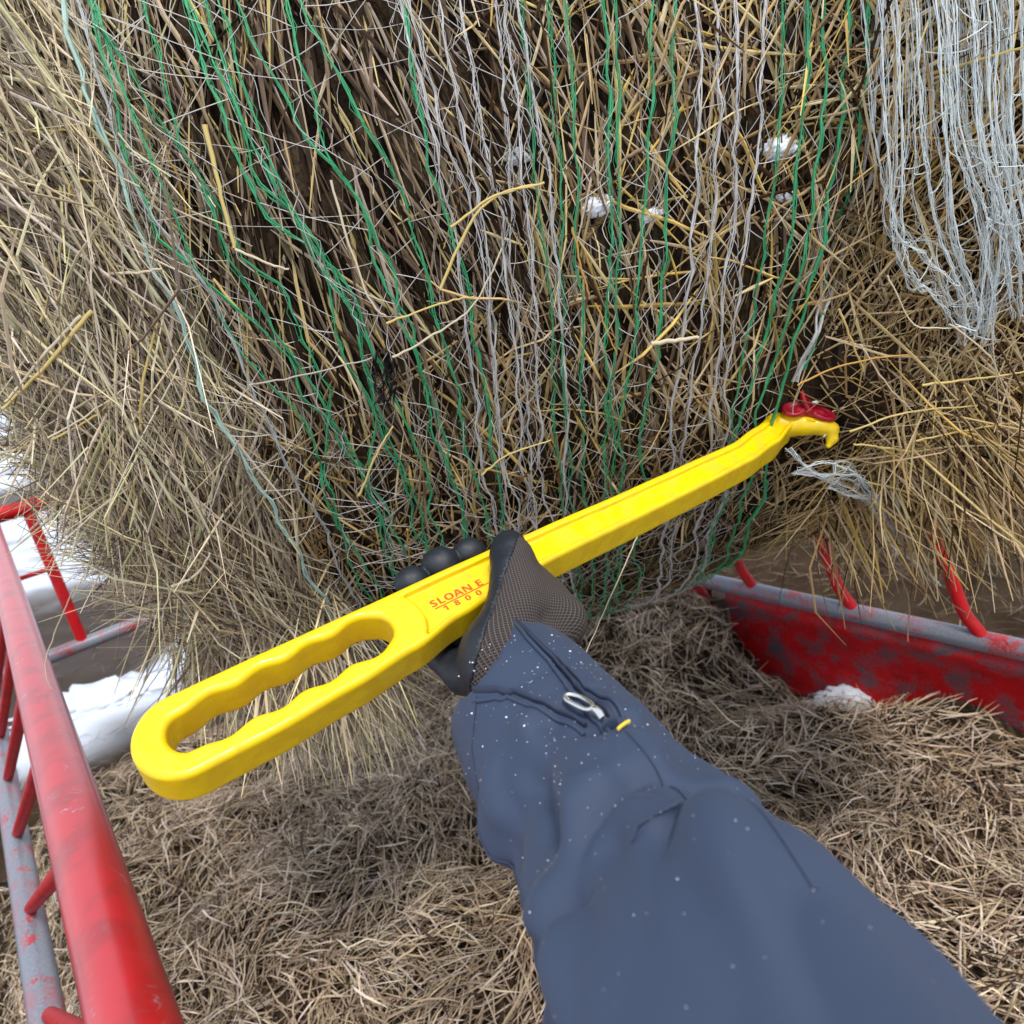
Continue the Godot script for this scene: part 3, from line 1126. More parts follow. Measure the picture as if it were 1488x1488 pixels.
func build_person(frame: Transform3D) -> void:
	var man := thing("person", "person reaching in with a navy jacket sleeve and black-palmed glove", "person")
	var wrist := mm3(213, -10, 74)
	palm_b = [
		[mm3(206, -2, 116), wrist, 0.030, 0.029],
		[wrist, mm3(206, 0, 54), 0.028, 0.022],
		[mm3(206, 0, 54), mm3(231, 10, 38), 0.022, 0.0175],
		[mm3(231, 10, 38), mm3(247, 14, 14), 0.0175, 0.0135],
		[mm3(247, 14, 14), mm3(257, 14.5, -1), 0.0135, 0.0120],
		[mm3(257, 14.5, -1), mm3(262, 12, -13), 0.0120, 0.0105],
		[wrist, mm3(266, -20, 30), 0.027, 0.0185],
		[mm3(257, 10, -4), mm3(267, -12, 28), 0.0115, 0.0175],
		[mm3(246, 8, 30), mm3(262, -10, 50), 0.018, 0.021],
		[mm3(240, 8, 26), mm3(266, -20, 28), 0.014, 0.017],
		[mm3(194, -4, 58), wrist, 0.0165, 0.026],
		[wrist, mm3(238, -44, 26), 0.024, 0.0165],
		[wrist, mm3(212, -46, 28), 0.024, 0.0160],
		[mm3(206, -20, 58), mm3(197, -46, 32), 0.018, 0.0140],
	]
	finger_b = []
	for e in [[mm3(266, -40, 24), mm3(266, -51, -14), mm3(256, -34, -38), mm3(246, -9, -40), 0.0098], [mm3(240, -46, 24), mm3(240, -55, -16), mm3(231, -36, -41), mm3(221, -9, -41), 0.0118], [mm3(214, -47, 26), mm3(213, -56, -14), mm3(205, -38, -38), mm3(195, -11, -39), 0.0100], [mm3(194, -45, 30), mm3(190, -52, -6), mm3(184, -46, -20), mm3(181, -42, -31), 0.0085]]:
		var r: float = e[4]
		var tip: Vector3 = e[3] - Vector3(0, 0.002, 0)
		finger_b.append([[e[0], e[1], r * 1.35, r * 1.15], [e[1], e[2], r * 1.15, r * 1.08], [e[2], tip, r * 1.08, r], [tip, tip + mm3(-4.5, 1.0, -1.0), r * 0.98, r * 0.82], [tip, tip + mm3(3.5, -3.0, 0.5), r * 0.98, r * 0.9]])
	var hand := Node3D.new()
	hand.name = "glove"
	man.add_child(hand, true)
	hand.transform = frame
	var lo := mm3(150, -84, -66)
	var hi := mm3(306, 44, 132)
	part("knit_back", nets(glove_d, lo, hi, 0.0028, glove_uv), M.knit, hand)
	part("coated_palm", nets(func(p: Vector3) -> float: return smax(glove_d(p) - 0.0013, glove_side(p), 0.001), lo, hi, 0.0024), M.glove_black, hand)
	# sleeve
	var v := PackedVector3Array()
	var idx := PackedInt32Array()
	var nu := 150
	var nv := 120
	for i in range(-4, nu + 1):
		for k in nv:
			if i < 0:
				# the cuff's turned-in edge
				v.append(sleeve(cuff_u(float(k) / nv) + [0.09, 0.05, 0.015, 0.0][i + 4], float(k) / nv, [-0.006, -0.005, -0.0035, -0.0012][i + 4]))
			else:
				v.append(sleeve(lerpf(cuff_u(float(k) / nv), 1.0, float(i) / nu), float(k) / nv))
	for i in nu + 4:
		for k in nv:
			var a := i * nv + k
			var b := i * nv + (k + 1) % nv
			idx.append_array([a, a + nv, b, b, a + nv, b + nv])
	var st := SurfaceTool.new()
	st.create_from_arrays(mesh_arrays(v, idx))
	st.generate_normals()
	var sl := part("sleeve", st.commit(), M.jacket, man)
	# cuff zip, seams and their trim
	var zip_a := [Vector2(0.166, 0.252), Vector2(0.221, 0.248), Vector2(0.27, 0.256), Vector2(0.369, 0.250), Vector2(0.445, 0.242), Vector2(0.514, 0.243), Vector2(0.557, 0.249)]
	var zip_b := [Vector2(0.166, 0.260), Vector2(0.221, 0.264), Vector2(0.27, 0.278), Vector2(0.379, 0.275), Vector2(0.471, 0.271), Vector2(0.52, 0.271), Vector2(0.557, 0.274)]
	var mid := []
	for i in zip_a.size():
		mid.append((zip_a[i] + zip_b[i]) / 2.0)
	ribbon("zip_tape", man, M.zip, mid, 0.0034, 0.0004, 0.35)
	ribbon("piping", man, M.jacket, zip_a, 0.0014, 0.0009, 0.8)
	ribbon("piping", man, M.jacket, zip_b, 0.0014, 0.0009, 0.8)
	var low := [Vector2(0.245, 0.114), Vector2(0.276, 0.153), Vector2(0.32, 0.170), Vector2(0.381, 0.187), Vector2(0.457, 0.211), Vector2(0.519, 0.231)]
	ribbon("zip_tape", man, M.zip, low, 0.0026, 0.0004, 0.35)
	var edge := []
	for q in low:
		edge.append(q - Vector2(-0.012, 0.010))
	ribbon("piping", man, M.jacket, edge, 0.0012, 0.0006, 0.8)
	ribbon("seam", man, M.stitch, [Vector2(0.254, 0.111), Vector2(0.293, 0.075), Vector2(0.379, 0.033), Vector2(0.438, -0.006), Vector2(0.493, -0.042), Vector2(0.60, -0.06)], 0.0008, 0.0002)
	ribbon("seam", man, M.stitch, [Vector2(0.583, 0.256), Vector2(0.648, 0.259), Vector2(0.714, 0.268), Vector2(0.80, 0.273), Vector2(0.9, 0.283)], 0.0009, 0.0002)
	ribbon("zip_garage", man, M.jacket, [Vector2(0.530, 0.250), Vector2(0.578, 0.259)], 0.0050, 0.0008, 0.3)
	ribbon("yellow_tag", man, M.yellow_thread, [Vector2(0.578, 0.247), Vector2(0.569, 0.269)], 0.0010, 0.0018, 0.6)
	var loop := PackedVector3Array()
	for i in 25:
		var a := TAU * i / 24.0
		var wide := 0.0115 - 0.0042 * (0.5 + 0.5 * cos(a))
		loop.append(sleeve(0.472 + 0.034 * cos(a), 0.237 + wide * sin(a) + 0.006 * cos(a), 0.0048 + 0.001 * cos(a)))
	var pull := part("zip_pull", tube(loop, constant(25, 0.0012), 8), M.steel, man)
	var bar := PackedVector3Array()
	for i in 7:
		bar.append(sleeve(0.497 + 0.032 * i / 6.0, 0.243 + 0.006 * i / 6.0, 0.0042 - 0.0006 * absf(i - 3.0)))
	part("slider", tube(bar, PackedFloat32Array([0.0014, 0.0020, 0.0026, 0.0029, 0.0030, 0.0031, 0.0026]), 8, 0.7), M.steel, pull)
	# snow that has settled on the sleeve
	var st2 := SurfaceTool.new()
	var flake := SphereMesh.new()
	flake.radial_segments = 6
	flake.rings = 3
	flake.radius = 1.0
	flake.height = 2.0
	for i in 460:
		var u := 0.2 + 0.72 * pow(rng.randf(), 1.3)
		var q := sleeve(u, rng.randfn(0.22, 0.16), 0.0)
		var s := 0.00019 * exp(rng.randfn(0.0, 0.4)) * lerpf(1.0, 0.5, u)
		st2.append_from(flake, 0, Transform3D(Basis.from_euler(Vector3(rng.randf() * 3, rng.randf() * 3, 0)) * Basis.from_scale(Vector3(s * rng.randf_range(0.8, 2.2), s, s)), q))
	var sn := part("snow_flecks", st2.commit(), M.fresh_snow, man)
	sn.set_meta("kind", "stuff")


func _ready() -> void:
	# camera, sky, sun
	var cam := Camera3D.new()
	cam.name = "camera"
	add_child(cam)
	cam.fov = rad_to_deg(2.0 * atan(744.0 / 1082.0))
	cam.transform = Transform3D(Basis(Vector3.RIGHT, deg_to_rad(-16.1)) * Basis(Vector3(0, 0, 1), deg_to_rad(-12.1)), Vector3(0, 1.5, 0))
	cam.near = 0.02
	cam.far = 900.0
	var lens := CameraAttributesPhysical.new()
	lens.frustum_focal_length = 12.0 / tan(atan(744.0 / 1082.0))
	lens.frustum_focus_distance = 0.55
	lens.exposure_aperture = 8.0
	lens.frustum_near = 0.02
	lens.frustum_far = 900.0
	cam.attributes = lens
	cam.current = true
	var we := WorldEnvironment.new()
	we.name = "world"
	var env := Environment.new()
	var sky := Sky.new()
	var pm := ProceduralSkyMaterial.new()
	pm.sky_top_color = Color(0.80, 0.85, 0.93)
	pm.sky_horizon_color = Color(0.90, 0.93, 0.97)
	pm.sky_curve = 0.25
	pm.ground_bottom_color = Color(0.55, 0.55, 0.56)
	pm.ground_horizon_color = Color(0.85, 0.87, 0.9)
	pm.sun_angle_max = 1.0
	sky.sky_material = pm
	env.background_mode = Environment.BG_SKY
	env.sky = sky
	env.background_energy_multiplier = 0.85
	env.tonemap_mode = Environment.TONE_MAPPER_LINEAR
	env.tonemap_exposure = 1.82
	env.sdfgi_enabled = true
	env.ssao_enabled = true
	env.ssil_enabled = true
	we.environment = env
	add_child(we)
	var sun := DirectionalLight3D.new()
	sun.name = "sun"
	sun.light_energy = 0.6
	sun.light_color = Color(1.0, 0.97, 0.93)
	sun.light_angular_distance = 14.0
	sun.shadow_enabled = true
	sun.rotation = Vector3(deg_to_rad(-58), deg_to_rad(24), 0)
	add_child(sun)

	# noises, materials, straw shapes
	rng.seed = 7
	lump.seed = 5
	lump.frequency = 0.16
	lump.fractal_octaves = 2
	fine.seed = 9
	fine.frequency = 0.12
	fine.fractal_octaves = 2
	make_materials()

	# setting
	build_ground()
	for e in [[Vector3(-34, 0, -52), 8.5, "tallest dark spruce at the field's far edge, left of the bale"], [Vector3(-38, 0, -51), 6.5, "small dark spruce left of the tallest spruce"], [Vector3(-30.5, 0, -54), 7.2, "dark spruce between the tallest spruce and the hay bale"]]:
		build_tree(e[0], e[1], e[2], int(e[1] * 10))
	build_feeder()
	build_bed()
	snow_lump("snow_patch", "grey-white snow patch at the foot of the red skirt", Vector3(0.685, 0.395, -1.555), Vector3(0.085, 0.05, 0.05), 1, "snow patches in and beside the feeder")
	snow_lump("snow_patch", "small snow patch between the sleeve and the hay mound", Vector3(0.17, 0.37, -1.72), Vector3(0.06, 0.03, 0.05), 2, "snow patches in and beside the feeder")
	snow_lump("snow_patch", "white snow bank under the feeder's far lower rail", Vector3(-2.2, -0.02, -3.45), Vector3(0.42, 0.08, 0.2), 3, "snow patches in and beside the feeder")

	# the bale and its net
	var bale := build_bale()
	net_strand(bale, "mint", 2.0, 0.0, [-0.221, 2.9, -0.221, 0.5, -0.22, -4.4, -0.214, -8.5, -0.219, -13, -0.214, -18.9, -0.208, -23.8])
	net_strand(bale, "green", 1.1, 0.0, [-0.208, 2.7, -0.21, 0.3, -0.208, -3.7, -0.185, -7.3, -0.161, -11, -0.152, -13.5, -0.153, -16.4, -0.133, -18.5])
	net_strand(bale, "green", 0.9, 0.0, [-0.174, 2.1, -0.173, -0.6, -0.169, -5.6, -0.156, -10.5, -0.143, -15.3, -0.131, -20.2, -0.117, -27.5])
	net_strand(bale, "green", 1.3, 0.0, [-0.143, 1.6, -0.141, -0.6, -0.134, -3.9, -0.111, -6, -0.095, -8.2, -0.085, -10.4, -0.084, -14.4, -0.077, -17.8, -0.07, -24.9])
	net_strand(bale, "green", 1.0, 0.0, [-0.133, 1.4, -0.132, -2.3, -0.109, -4.6, -0.101, -6.9, -0.104, -10, -0.109, -13.9, -0.1, -18.4, -0.094, -24.3])
	net_strand(bale, "green", 1.0, 0.0, [-0.121, 1.2, -0.117, -3.2, -0.109, -6.6, -0.088, -11.3, -0.096, -15.2, -0.091, -19.2, -0.09, -25.1])
	net_strand(bale, "green", 1.1, 0.0, [-0.092, 0.7, -0.071, -2.5, -0.06, -5.8, -0.052, -8.9, -0.058, -11.9, -0.051, -15.5, -0.046, -20.8, -0.05, -26.1])
	net_strand(bale, "pale", 1.2, 0.0, [-0.211, 2.6, -0.211, -1.6, -0.201, -4.5, -0.186, -7.4, -0.187, -12.2, -0.184, -16.7, -0.183, -22.3])
	net_strand(bale, "green", 1.2, 0.0, [-0.078, -0, -0.078, -1.7, -0.063, -4.1, -0.063, -6.9, -0.061, -9.9, -0.047, -12.5, -0.05, -16.1, -0.055, -21.8])
	net_strand(bale, "green", 1.1, 0.0, [-0.047, -0, -0.037, -2.1, -0.028, -4.4, -0.028, -7.5, -0.028, -13, -0.024, -17.1, -0.03, -23.1])
	net_strand(bale, "green", 1.3, 0.0, [-0.005, -0.7, -0.006, -2.9, 0.001, -5.7, 0.001, -10.7, -0, -15.8, -0.003, -21.5, -0.008, -27.1])
	net_strand(bale, "green", 1.0, 0.0, [-0.111, -4.9, -0.098, -7.5, -0.093, -11.6, -0.093, -16.1, -0.101, -19.4, -0.131, -25.6])
	net_strand(bale, "green", 0.9, 0.0, [-0.198, 2, -0.195, -2.2, -0.193, -6.6, -0.179, -12.6, -0.155, -18.5, -0.166, -26.3])
	net_strand(bale, "green", 0.9, 0.0, [-0.184, 2.3, -0.162, -2.8, -0.159, -6.3, -0.135, -8.5, -0.138, -12.3, -0.127, -15.7, -0.159, -22.8])
	net_strand(bale, "white", 1.0, 0.0, [-0, -0.8, 0.002, -6.2, -0.004, -13.1, -0.011, -20.3, -0.022, -26.8])
	net_strand(bale, "white", 0.9, 0.0, [0.01, -1, 0.014, -4.2, 0.019, -8, 0.019, -12.7, 0.012, -18.4, -0.001, -25.8])
	net_strand(bale, "white", 1.0, 0.0, [0.025, -1.2, 0.025, -7.1, 0.019, -11.1, 0.011, -16.9, 0.001, -25.6])
	net_strand(bale, "white", 1.1, 0.0, [0.039, -1.5, 0.04, -6.8, 0.032, -14.6, 0.027, -21.1, 0.017, -26])
	net_strand(bale, "white", 0.8, 0.0, [0.056, -1.7, 0.044, -8.4, 0.039, -13.1, 0.034, -21.2, 0.024, -27.9])
	net_strand(bale, "white", 1.0, 0.0, [0.065, -2, 0.059, -8.4, 0.053, -15, 0.036, -26.4])
	net_strand(bale, "white", 1.1, 0.0, [0.081, -2.4, 0.081, -4.7, 0.075, -10.5, 0.074, -15.4, 0.068, -20.9, 0.057, -28.7])
	net_strand(bale, "green", 0.6, 0.0, [0.074, -2.1, 0.068, -5.9, 0.069, -11, 0.065, -16.2, 0.056, -21.7])
	net_strand(bale, "green", 0.7, 0.0, [0.093, -2.4, 0.086, -7.6, 0.075, -14.5, 0.07, -19, 0.064, -27.3])
	net_strand(bale, "green", 0.8, 0.0, [0.107, -2.6, 0.095, -10.8, 0.092, -15.7, 0.084, -19.3, 0.076, -28.4])
	net_strand(bale, "green", 1.1, 0.0, [0.133, -3, 0.124, -9, 0.113, -14.4, 0.102, -23.8, 0.095, -29.7])
	net_strand(bale, "green", 0.8, 0.0, [0.14, -3.1, 0.119, -16.2, 0.107, -22.8])
	net_strand(bale, "green", 1.0, 0.0, [0.163, -3.5, 0.143, -11.7, 0.13, -18.3, 0.111, -26.3])
	net_strand(bale, "green", 1.0, 0.0, [0.18, -3.8, 0.164, -12.1, 0.151, -18.7, 0.131, -26.7])
	net_strand(bale, "white", 1.2, 0.0, [0.201, -4.2, 0.195, -8, 0.179, -15.7, 0.161, -25.3])
	net_strand(bale, "white", 0.8, 0.0, [0.214, -4.4, 0.205, -11.2, 0.19, -17.6, 0.177, -25.7])
	net_strand(bale, "white", 1.1, 0.0, [0.229, -4.6, 0.223, -10, 0.213, -14.6, 0.2, -24.8])
	net_strand(bale, "white", 0.9, 0.0, [0.246, -4.9, 0.234, -11, 0.223, -16.5, 0.215, -22.6])
	net_strand(bale, "green", 0.7, 0.0, [0.262, -5.2, 0.253, -9.8, 0.239, -16.8, 0.22, -25.2])
	net_strand(bale, "green", 1.2, 0.0, [0.28, -5.5, 0.27, -11.3, 0.253, -17.9, 0.238, -23.4, 0.219, -29.6])
	net_strand(bale, "green", 1.2, 0.0, [0.294, -5.7, 0.283, -12.6, 0.264, -20, 0.246, -25.8])
	net_strand(bale, "green", 1.8, 0.0, [0.309, -5.9, 0.299, -11.8, 0.29, -15.1, 0.275, -21.2, 0.269, -24.1, 0.259, -29])
	net_strand(bale, "green", 1.0, 1.0, [0.326, -6.2, 0.321, -11, 0.311, -14.7, 0.305, -19.8, 0.28, -23.9])
	net_strand(bale, "white", 1.2, 1.0, [0.334, -6.4, 0.329, -11.8, 0.316, -15.6, 0.306, -18, 0.288, -21.4, 0.275, -24.5])
	net_strand(bale, "white", 1.4, 1.0, [0.341, -6.5, 0.34, -10.5, 0.339, -13, 0.329, -17.1, 0.302, -19.1, 0.29, -21.3, 0.278, -24.7])
	stalk(bale, "loose", 1.3, [0.336, 1.555, -0.580, 0.339, 1.487, -0.591, 0.348, 1.454, -0.599, 0.369, 1.429, -0.606, 0.393, 1.401, -0.615], "net_strand")
	stalk(bale, "loose", 0.8, [0.339, 1.556, -0.591, 0.338, 1.480, -0.604, 0.362, 1.437, -0.615, 0.376, 1.431, -0.617, 0.394, 1.415, -0.622], "net_strand")
	stalk(bale, "loose", 0.8, [0.354, 1.556, -0.602, 0.345, 1.497, -0.611, 0.361, 1.439, -0.626, 0.384, 1.435, -0.627, 0.405, 1.392, -0.642], "net_strand")
	stalk(bale, "loose", 1.2, [0.351, 1.552, -0.580, 0.364, 1.489, -0.591, 0.395, 1.423, -0.608, 0.405, 1.381, -0.623], "net_strand")
	stalk(bale, "loose", 0.7, [0.353, 1.554, -0.591, 0.356, 1.499, -0.600, 0.398, 1.413, -0.623, 0.409, 1.396, -0.629], "net_strand")
	stalk(bale, "loose", 0.7, [0.368, 1.553, -0.602, 0.374, 1.504, -0.610, 0.405, 1.427, -0.630, 0.416, 1.377, -0.648], "net_strand")
	stalk(bale, "loose", 1.2, [0.325, 1.557, -0.580, 0.333, 1.488, -0.591, 0.357, 1.463, -0.597, 0.389, 1.430, -0.606, 0.408, 1.393, -0.619], "net_strand")
	stalk(bale, "loose", 0.7, [0.321, 1.560, -0.590, 0.335, 1.504, -0.599, 0.372, 1.449, -0.612, 0.398, 1.412, -0.623, 0.412, 1.390, -0.631], "net_strand")
	stalk(bale, "loose", 0.7, [0.339, 1.559, -0.601, 0.339, 1.485, -0.614, 0.382, 1.468, -0.618, 0.410, 1.428, -0.630, 0.438, 1.380, -0.647], "net_strand")
	stalk(bale, "loose", 1.6, [0.367, 1.549, -0.580, 0.385, 1.468, -0.596, 0.411, 1.409, -0.613, 0.412, 1.386, -0.621], "net_strand")
	stalk(bale, "loose", 1.0, [0.377, 1.549, -0.592, 0.387, 1.467, -0.607, 0.427, 1.406, -0.626, 0.408, 1.414, -0.623], "net_strand")
	stalk(bale, "loose", 1.0, [0.375, 1.552, -0.602, 0.395, 1.472, -0.617, 0.422, 1.403, -0.638, 0.425, 1.383, -0.646], "net_strand")
	stalk(bale, "loose", 1.5, [0.380, 1.546, -0.581, 0.403, 1.489, -0.591, 0.409, 1.463, -0.597, 0.414, 1.391, -0.619], "net_strand")
	stalk(bale, "loose", 0.9, [0.390, 1.547, -0.592, 0.418, 1.486, -0.603, 0.413, 1.469, -0.607, 0.427, 1.385, -0.633], "net_strand")
	stalk(bale, "loose", 0.9, [0.391, 1.549, -0.603, 0.417, 1.492, -0.612, 0.429, 1.467, -0.619, 0.436, 1.377, -0.648], "net_strand")
	stalk(bale, "loose", 1.2, [0.374, 1.547, -0.581, 0.391, 1.501, -0.588, 0.419, 1.424, -0.608, 0.431, 1.376, -0.625], "net_strand")
	stalk(bale, "loose", 0.7, [0.383, 1.548, -0.592, 0.400, 1.501, -0.599, 0.427, 1.428, -0.618, 0.434, 1.376, -0.637], "net_strand")
	stalk(bale, "loose", 0.7, [0.400, 1.547, -0.603, 0.410, 1.504, -0.610, 0.438, 1.425, -0.631, 0.448, 1.362, -0.655], "net_strand")
	stalk(bale, "loose", 1.6, [0.393, 1.544, -0.581, 0.410, 1.492, -0.590, 0.419, 1.461, -0.597, 0.423, 1.389, -0.620], "net_strand")
	stalk(bale, "loose", 1.0, [0.404, 1.544, -0.592, 0.421, 1.493, -0.601, 0.433, 1.455, -0.610, 0.428, 1.377, -0.636], "net_strand")
	stalk(bale, "loose", 1.0, [0.400, 1.547, -0.603, 0.427, 1.492, -0.612, 0.437, 1.465, -0.619, 0.440, 1.386, -0.645], "net_strand")
	stalk(bale, "loose", 1.4, [0.403, 1.542, -0.581, 0.418, 1.486, -0.591, 0.438, 1.415, -0.611], "net_strand")
	stalk(bale, "loose", 0.8, [0.426, 1.540, -0.593, 0.424, 1.498, -0.600, 0.454, 1.421, -0.620], "net_strand")
	stalk(bale, "loose", 0.8, [0.420, 1.543, -0.603, 0.439, 1.490, -0.613, 0.451, 1.417, -0.633], "net_strand")
	stalk(bale, "loose", 1.6, [0.409, 1.541, -0.582, 0.432, 1.468, -0.595, 0.441, 1.430, -0.606, 0.451, 1.395, -0.618], "net_strand")
	stalk(bale, "loose", 1.0, [0.421, 1.541, -0.593, 0.437, 1.469, -0.606, 0.435, 1.440, -0.614, 0.453, 1.392, -0.631], "net_strand")
	stalk(bale, "loose", 1.0, [0.429, 1.542, -0.604, 0.444, 1.473, -0.617, 0.448, 1.431, -0.629, 0.472, 1.386, -0.645], "net_strand")
	stalk(bale, "loose", 1.3, [0.395, 1.543, -0.581, 0.427, 1.469, -0.595, 0.455, 1.417, -0.610], "net_strand")
	stalk(bale, "loose", 0.8, [0.401, 1.545, -0.592, 0.436, 1.469, -0.607, 0.469, 1.407, -0.625], "net_strand")
	stalk(bale, "loose", 0.8, [0.418, 1.544, -0.603, 0.451, 1.468, -0.618, 0.474, 1.417, -0.633], "net_strand")
	stalk(bale, "loose", 1.6, [0.419, 1.539, -0.582, 0.433, 1.483, -0.592, 0.461, 1.415, -0.611], "net_strand")
	stalk(bale, "loose", 1.0, [0.428, 1.539, -0.593, 0.449, 1.481, -0.604, 0.472, 1.416, -0.622], "net_strand")
	stalk(bale, "loose", 1.0, [0.432, 1.541, -0.604, 0.448, 1.488, -0.613, 0.490, 1.411, -0.635], "net_strand")
	stalk(bale, "loose", 1.3, [0.429, 1.537, -0.582, 0.453, 1.464, -0.596, 0.474, 1.407, -0.613], "net_strand")
	stalk(bale, "loose", 0.8, [0.444, 1.536, -0.593, 0.465, 1.465, -0.608, 0.496, 1.376, -0.637], "net_strand")
	stalk(bale, "loose", 0.8, [0.447, 1.538, -0.604, 0.472, 1.466, -0.619, 0.491, 1.416, -0.634], "net_strand")
	stalk(bale, "loose", 1.3, [0.445, 1.534, -0.582, 0.470, 1.461, -0.597, 0.487, 1.405, -0.614], "net_strand")
	stalk(bale, "loose", 0.8, [0.465, 1.533, -0.594, 0.487, 1.441, -0.614, 0.504, 1.399, -0.628], "net_strand")
	stalk(bale, "loose", 0.8, [0.472, 1.533, -0.605, 0.472, 1.467, -0.618, 0.506, 1.410, -0.636], "net_strand")
	stalk(bale, "loose", 1.0, [0.261, 1.316, -0.652, 0.289, 1.280, -0.672, 0.336, 1.265, -0.681, 0.368, 1.224, -0.709, 0.406, 1.172, -0.751, 0.436, 1.132, -0.789], "net_strand")
	stalk(bale, "loose", 0.6, [0.261, 1.313, -0.666, 0.300, 1.273, -0.689, 0.342, 1.252, -0.703, 0.380, 1.201, -0.741, 0.426, 1.151, -0.786, 0.465, 1.099, -0.843], "net_strand")
	stalk(bale, "loose", 1.0, [0.271, 1.288, -0.668, 0.297, 1.291, -0.666, 0.314, 1.282, -0.671, 0.332, 1.268, -0.680, 0.367, 1.219, -0.713, 0.431, 1.136, -0.785], "net_strand")
	stalk(bale, "loose", 0.6, [0.279, 1.283, -0.683, 0.313, 1.270, -0.691, 0.315, 1.283, -0.683, 0.334, 1.272, -0.690, 0.371, 1.210, -0.733, 0.389, 1.158, -0.718], "net_strand")
	stalk(bale, "loose", 0.9, [0.307, 1.259, -0.685, 0.336, 1.240, -0.698, 0.365, 1.226, -0.707, 0.390, 1.188, -0.737, 0.428, 1.151, -0.770], "net_strand")
	stalk(bale, "loose", 0.5, [0.312, 1.254, -0.701, 0.353, 1.228, -0.719, 0.374, 1.226, -0.721, 0.401, 1.180, -0.759, 0.432, 1.138, -0.798], "net_strand")
	stalk(bale, "loose", 0.9, [0.377, 1.235, -0.701, 0.405, 1.188, -0.737, 0.433, 1.144, -0.777], "net_strand")
	stalk(bale, "loose", 0.5, [0.391, 1.227, -0.721, 0.415, 1.192, -0.748, 0.433, 1.140, -0.796], "net_strand")
	stalk(bale, "loose", 0.8, [0.268, 1.286, -0.669, 0.301, 1.272, -0.677, 0.348, 1.236, -0.700, 0.369, 1.209, -0.720], "net_strand")
	stalk(bale, "loose", 0.5, [0.272, 1.281, -0.684, 0.299, 1.270, -0.691, 0.356, 1.226, -0.721, 0.375, 1.201, -0.741], "net_strand")
	net_lace(bale)
	stalk(bale, "straw", 3.6, [-0.265, 1.548, -0.570, -0.312, 1.519, -0.575, -0.357, 1.495, -0.579])
	stalk(bale, "pale", 2.8, [-0.274, 1.546, -0.571, -0.313, 1.524, -0.574, -0.353, 1.499, -0.578])
	stalk(bale, "straw", 4.2, [-0.156, 1.656, -0.595, -0.158, 1.615, -0.595, -0.161, 1.572, -0.598])
	stalk(bale, "pale", 2.2, [-0.161, 1.572, -0.598, -0.144, 1.560, -0.599, -0.127, 1.550, -0.600])
	stalk(bale, "orange", 2.2, [-0.191, 1.656, -0.605, -0.188, 1.623, -0.605, -0.190, 1.599, -0.606])
	stalk(bale, "straw", 2.6, [-0.186, 1.556, -0.610, -0.176, 1.530, -0.613, -0.171, 1.514, -0.616])
	stalk(bale, "brown", 2.6, [-0.171, 1.514, -0.616, -0.172, 1.480, -0.623, -0.174, 1.451, -0.631])
	stalk(bale, "orange", 2.0, [0.102, 1.478, -0.624, 0.108, 1.455, -0.630, 0.115, 1.433, -0.637])
	stalk(bale, "orange", 2.0, [0.092, 1.538, -0.612, 0.095, 1.507, -0.618, 0.098, 1.485, -0.622])
	stalk(bale, "pale", 4.2, [0.145, 1.435, -0.636, 0.165, 1.434, -0.636, 0.185, 1.432, -0.637])
	stalk(bale, "straw", 2.6, [-0.018, 1.514, -0.606, 0.026, 1.565, -0.599, 0.075, 1.572, -0.598])
	stalk(bale, "straw", 2.2, [-0.000, 1.555, -0.600, 0.037, 1.570, -0.598, 0.074, 1.571, -0.598])
	stalk(bale, "pale", 2.0, [-0.068, 1.470, -0.616, -0.025, 1.483, -0.612, 0.006, 1.498, -0.609, 0.035, 1.533, -0.603])
	stalk(bale, "straw", 2.4, [-0.132, 1.356, -0.655, -0.104, 1.392, -0.640, -0.084, 1.413, -0.633])
	stalk(bale, "orange", 2.6, [-0.102, 1.305, -0.693, -0.109, 1.279, -0.708, -0.119, 1.230, -0.742])
	stalk(bale, "straw", 2.2, [-0.341, 1.464, -0.597, -0.306, 1.473, -0.594, -0.281, 1.484, -0.592])
	stalk(bale, "pale", 1.6, [-0.336, 1.467, -0.585, -0.298, 1.478, -0.583, -0.260, 1.492, -0.580])
	stalk(bale, "pale", 2.4, [-0.252, 1.571, -0.578, -0.228, 1.568, -0.578, -0.210, 1.567, -0.578])
	stalk(bale, "straw", 2.6, [-0.272, 1.457, -0.598, -0.256, 1.490, -0.590, -0.228, 1.531, -0.583])
	stalk(bale, "straw", 2.0, [-0.308, 1.548, -0.581, -0.291, 1.569, -0.578, -0.266, 1.607, -0.576])
	stalk(bale, "pale", 3.0, [-0.287, 1.638, -0.575, -0.268, 1.656, -0.575, -0.250, 1.666, -0.576])
	stalk(bale, "straw", 2.0, [-0.255, 1.625, -0.575, -0.248, 1.634, -0.575, -0.229, 1.629, -0.575])
	stalk(bale, "brown", 3.0, [-0.225, 1.663, -0.586, -0.230, 1.619, -0.585, -0.234, 1.592, -0.586])
	stalk(bale, "straw", 2.0, [-0.281, 1.672, -0.576, -0.264, 1.668, -0.576, -0.240, 1.665, -0.576])
	stalk(bale, "pale", 2.0, [-0.260, 1.538, -0.582, -0.271, 1.501, -0.588, -0.281, 1.484, -0.592])
	stalk(bale, "grey", 2.4, [-0.294, 1.527, -0.584, -0.303, 1.505, -0.587, -0.309, 1.488, -0.591])
	stalk(bale, "straw", 2.4, [0.349, 1.295, -0.664, 0.395, 1.273, -0.677, 0.446, 1.226, -0.708, 0.491, 1.157, -0.765, 0.548, 1.079, -0.852])
	stalk(bale, "straw", 2.2, [0.346, 1.256, -0.687, 0.406, 1.222, -0.710, 0.480, 1.160, -0.762, 0.559, 1.094, -0.832, 0.596, 1.074, -0.827])
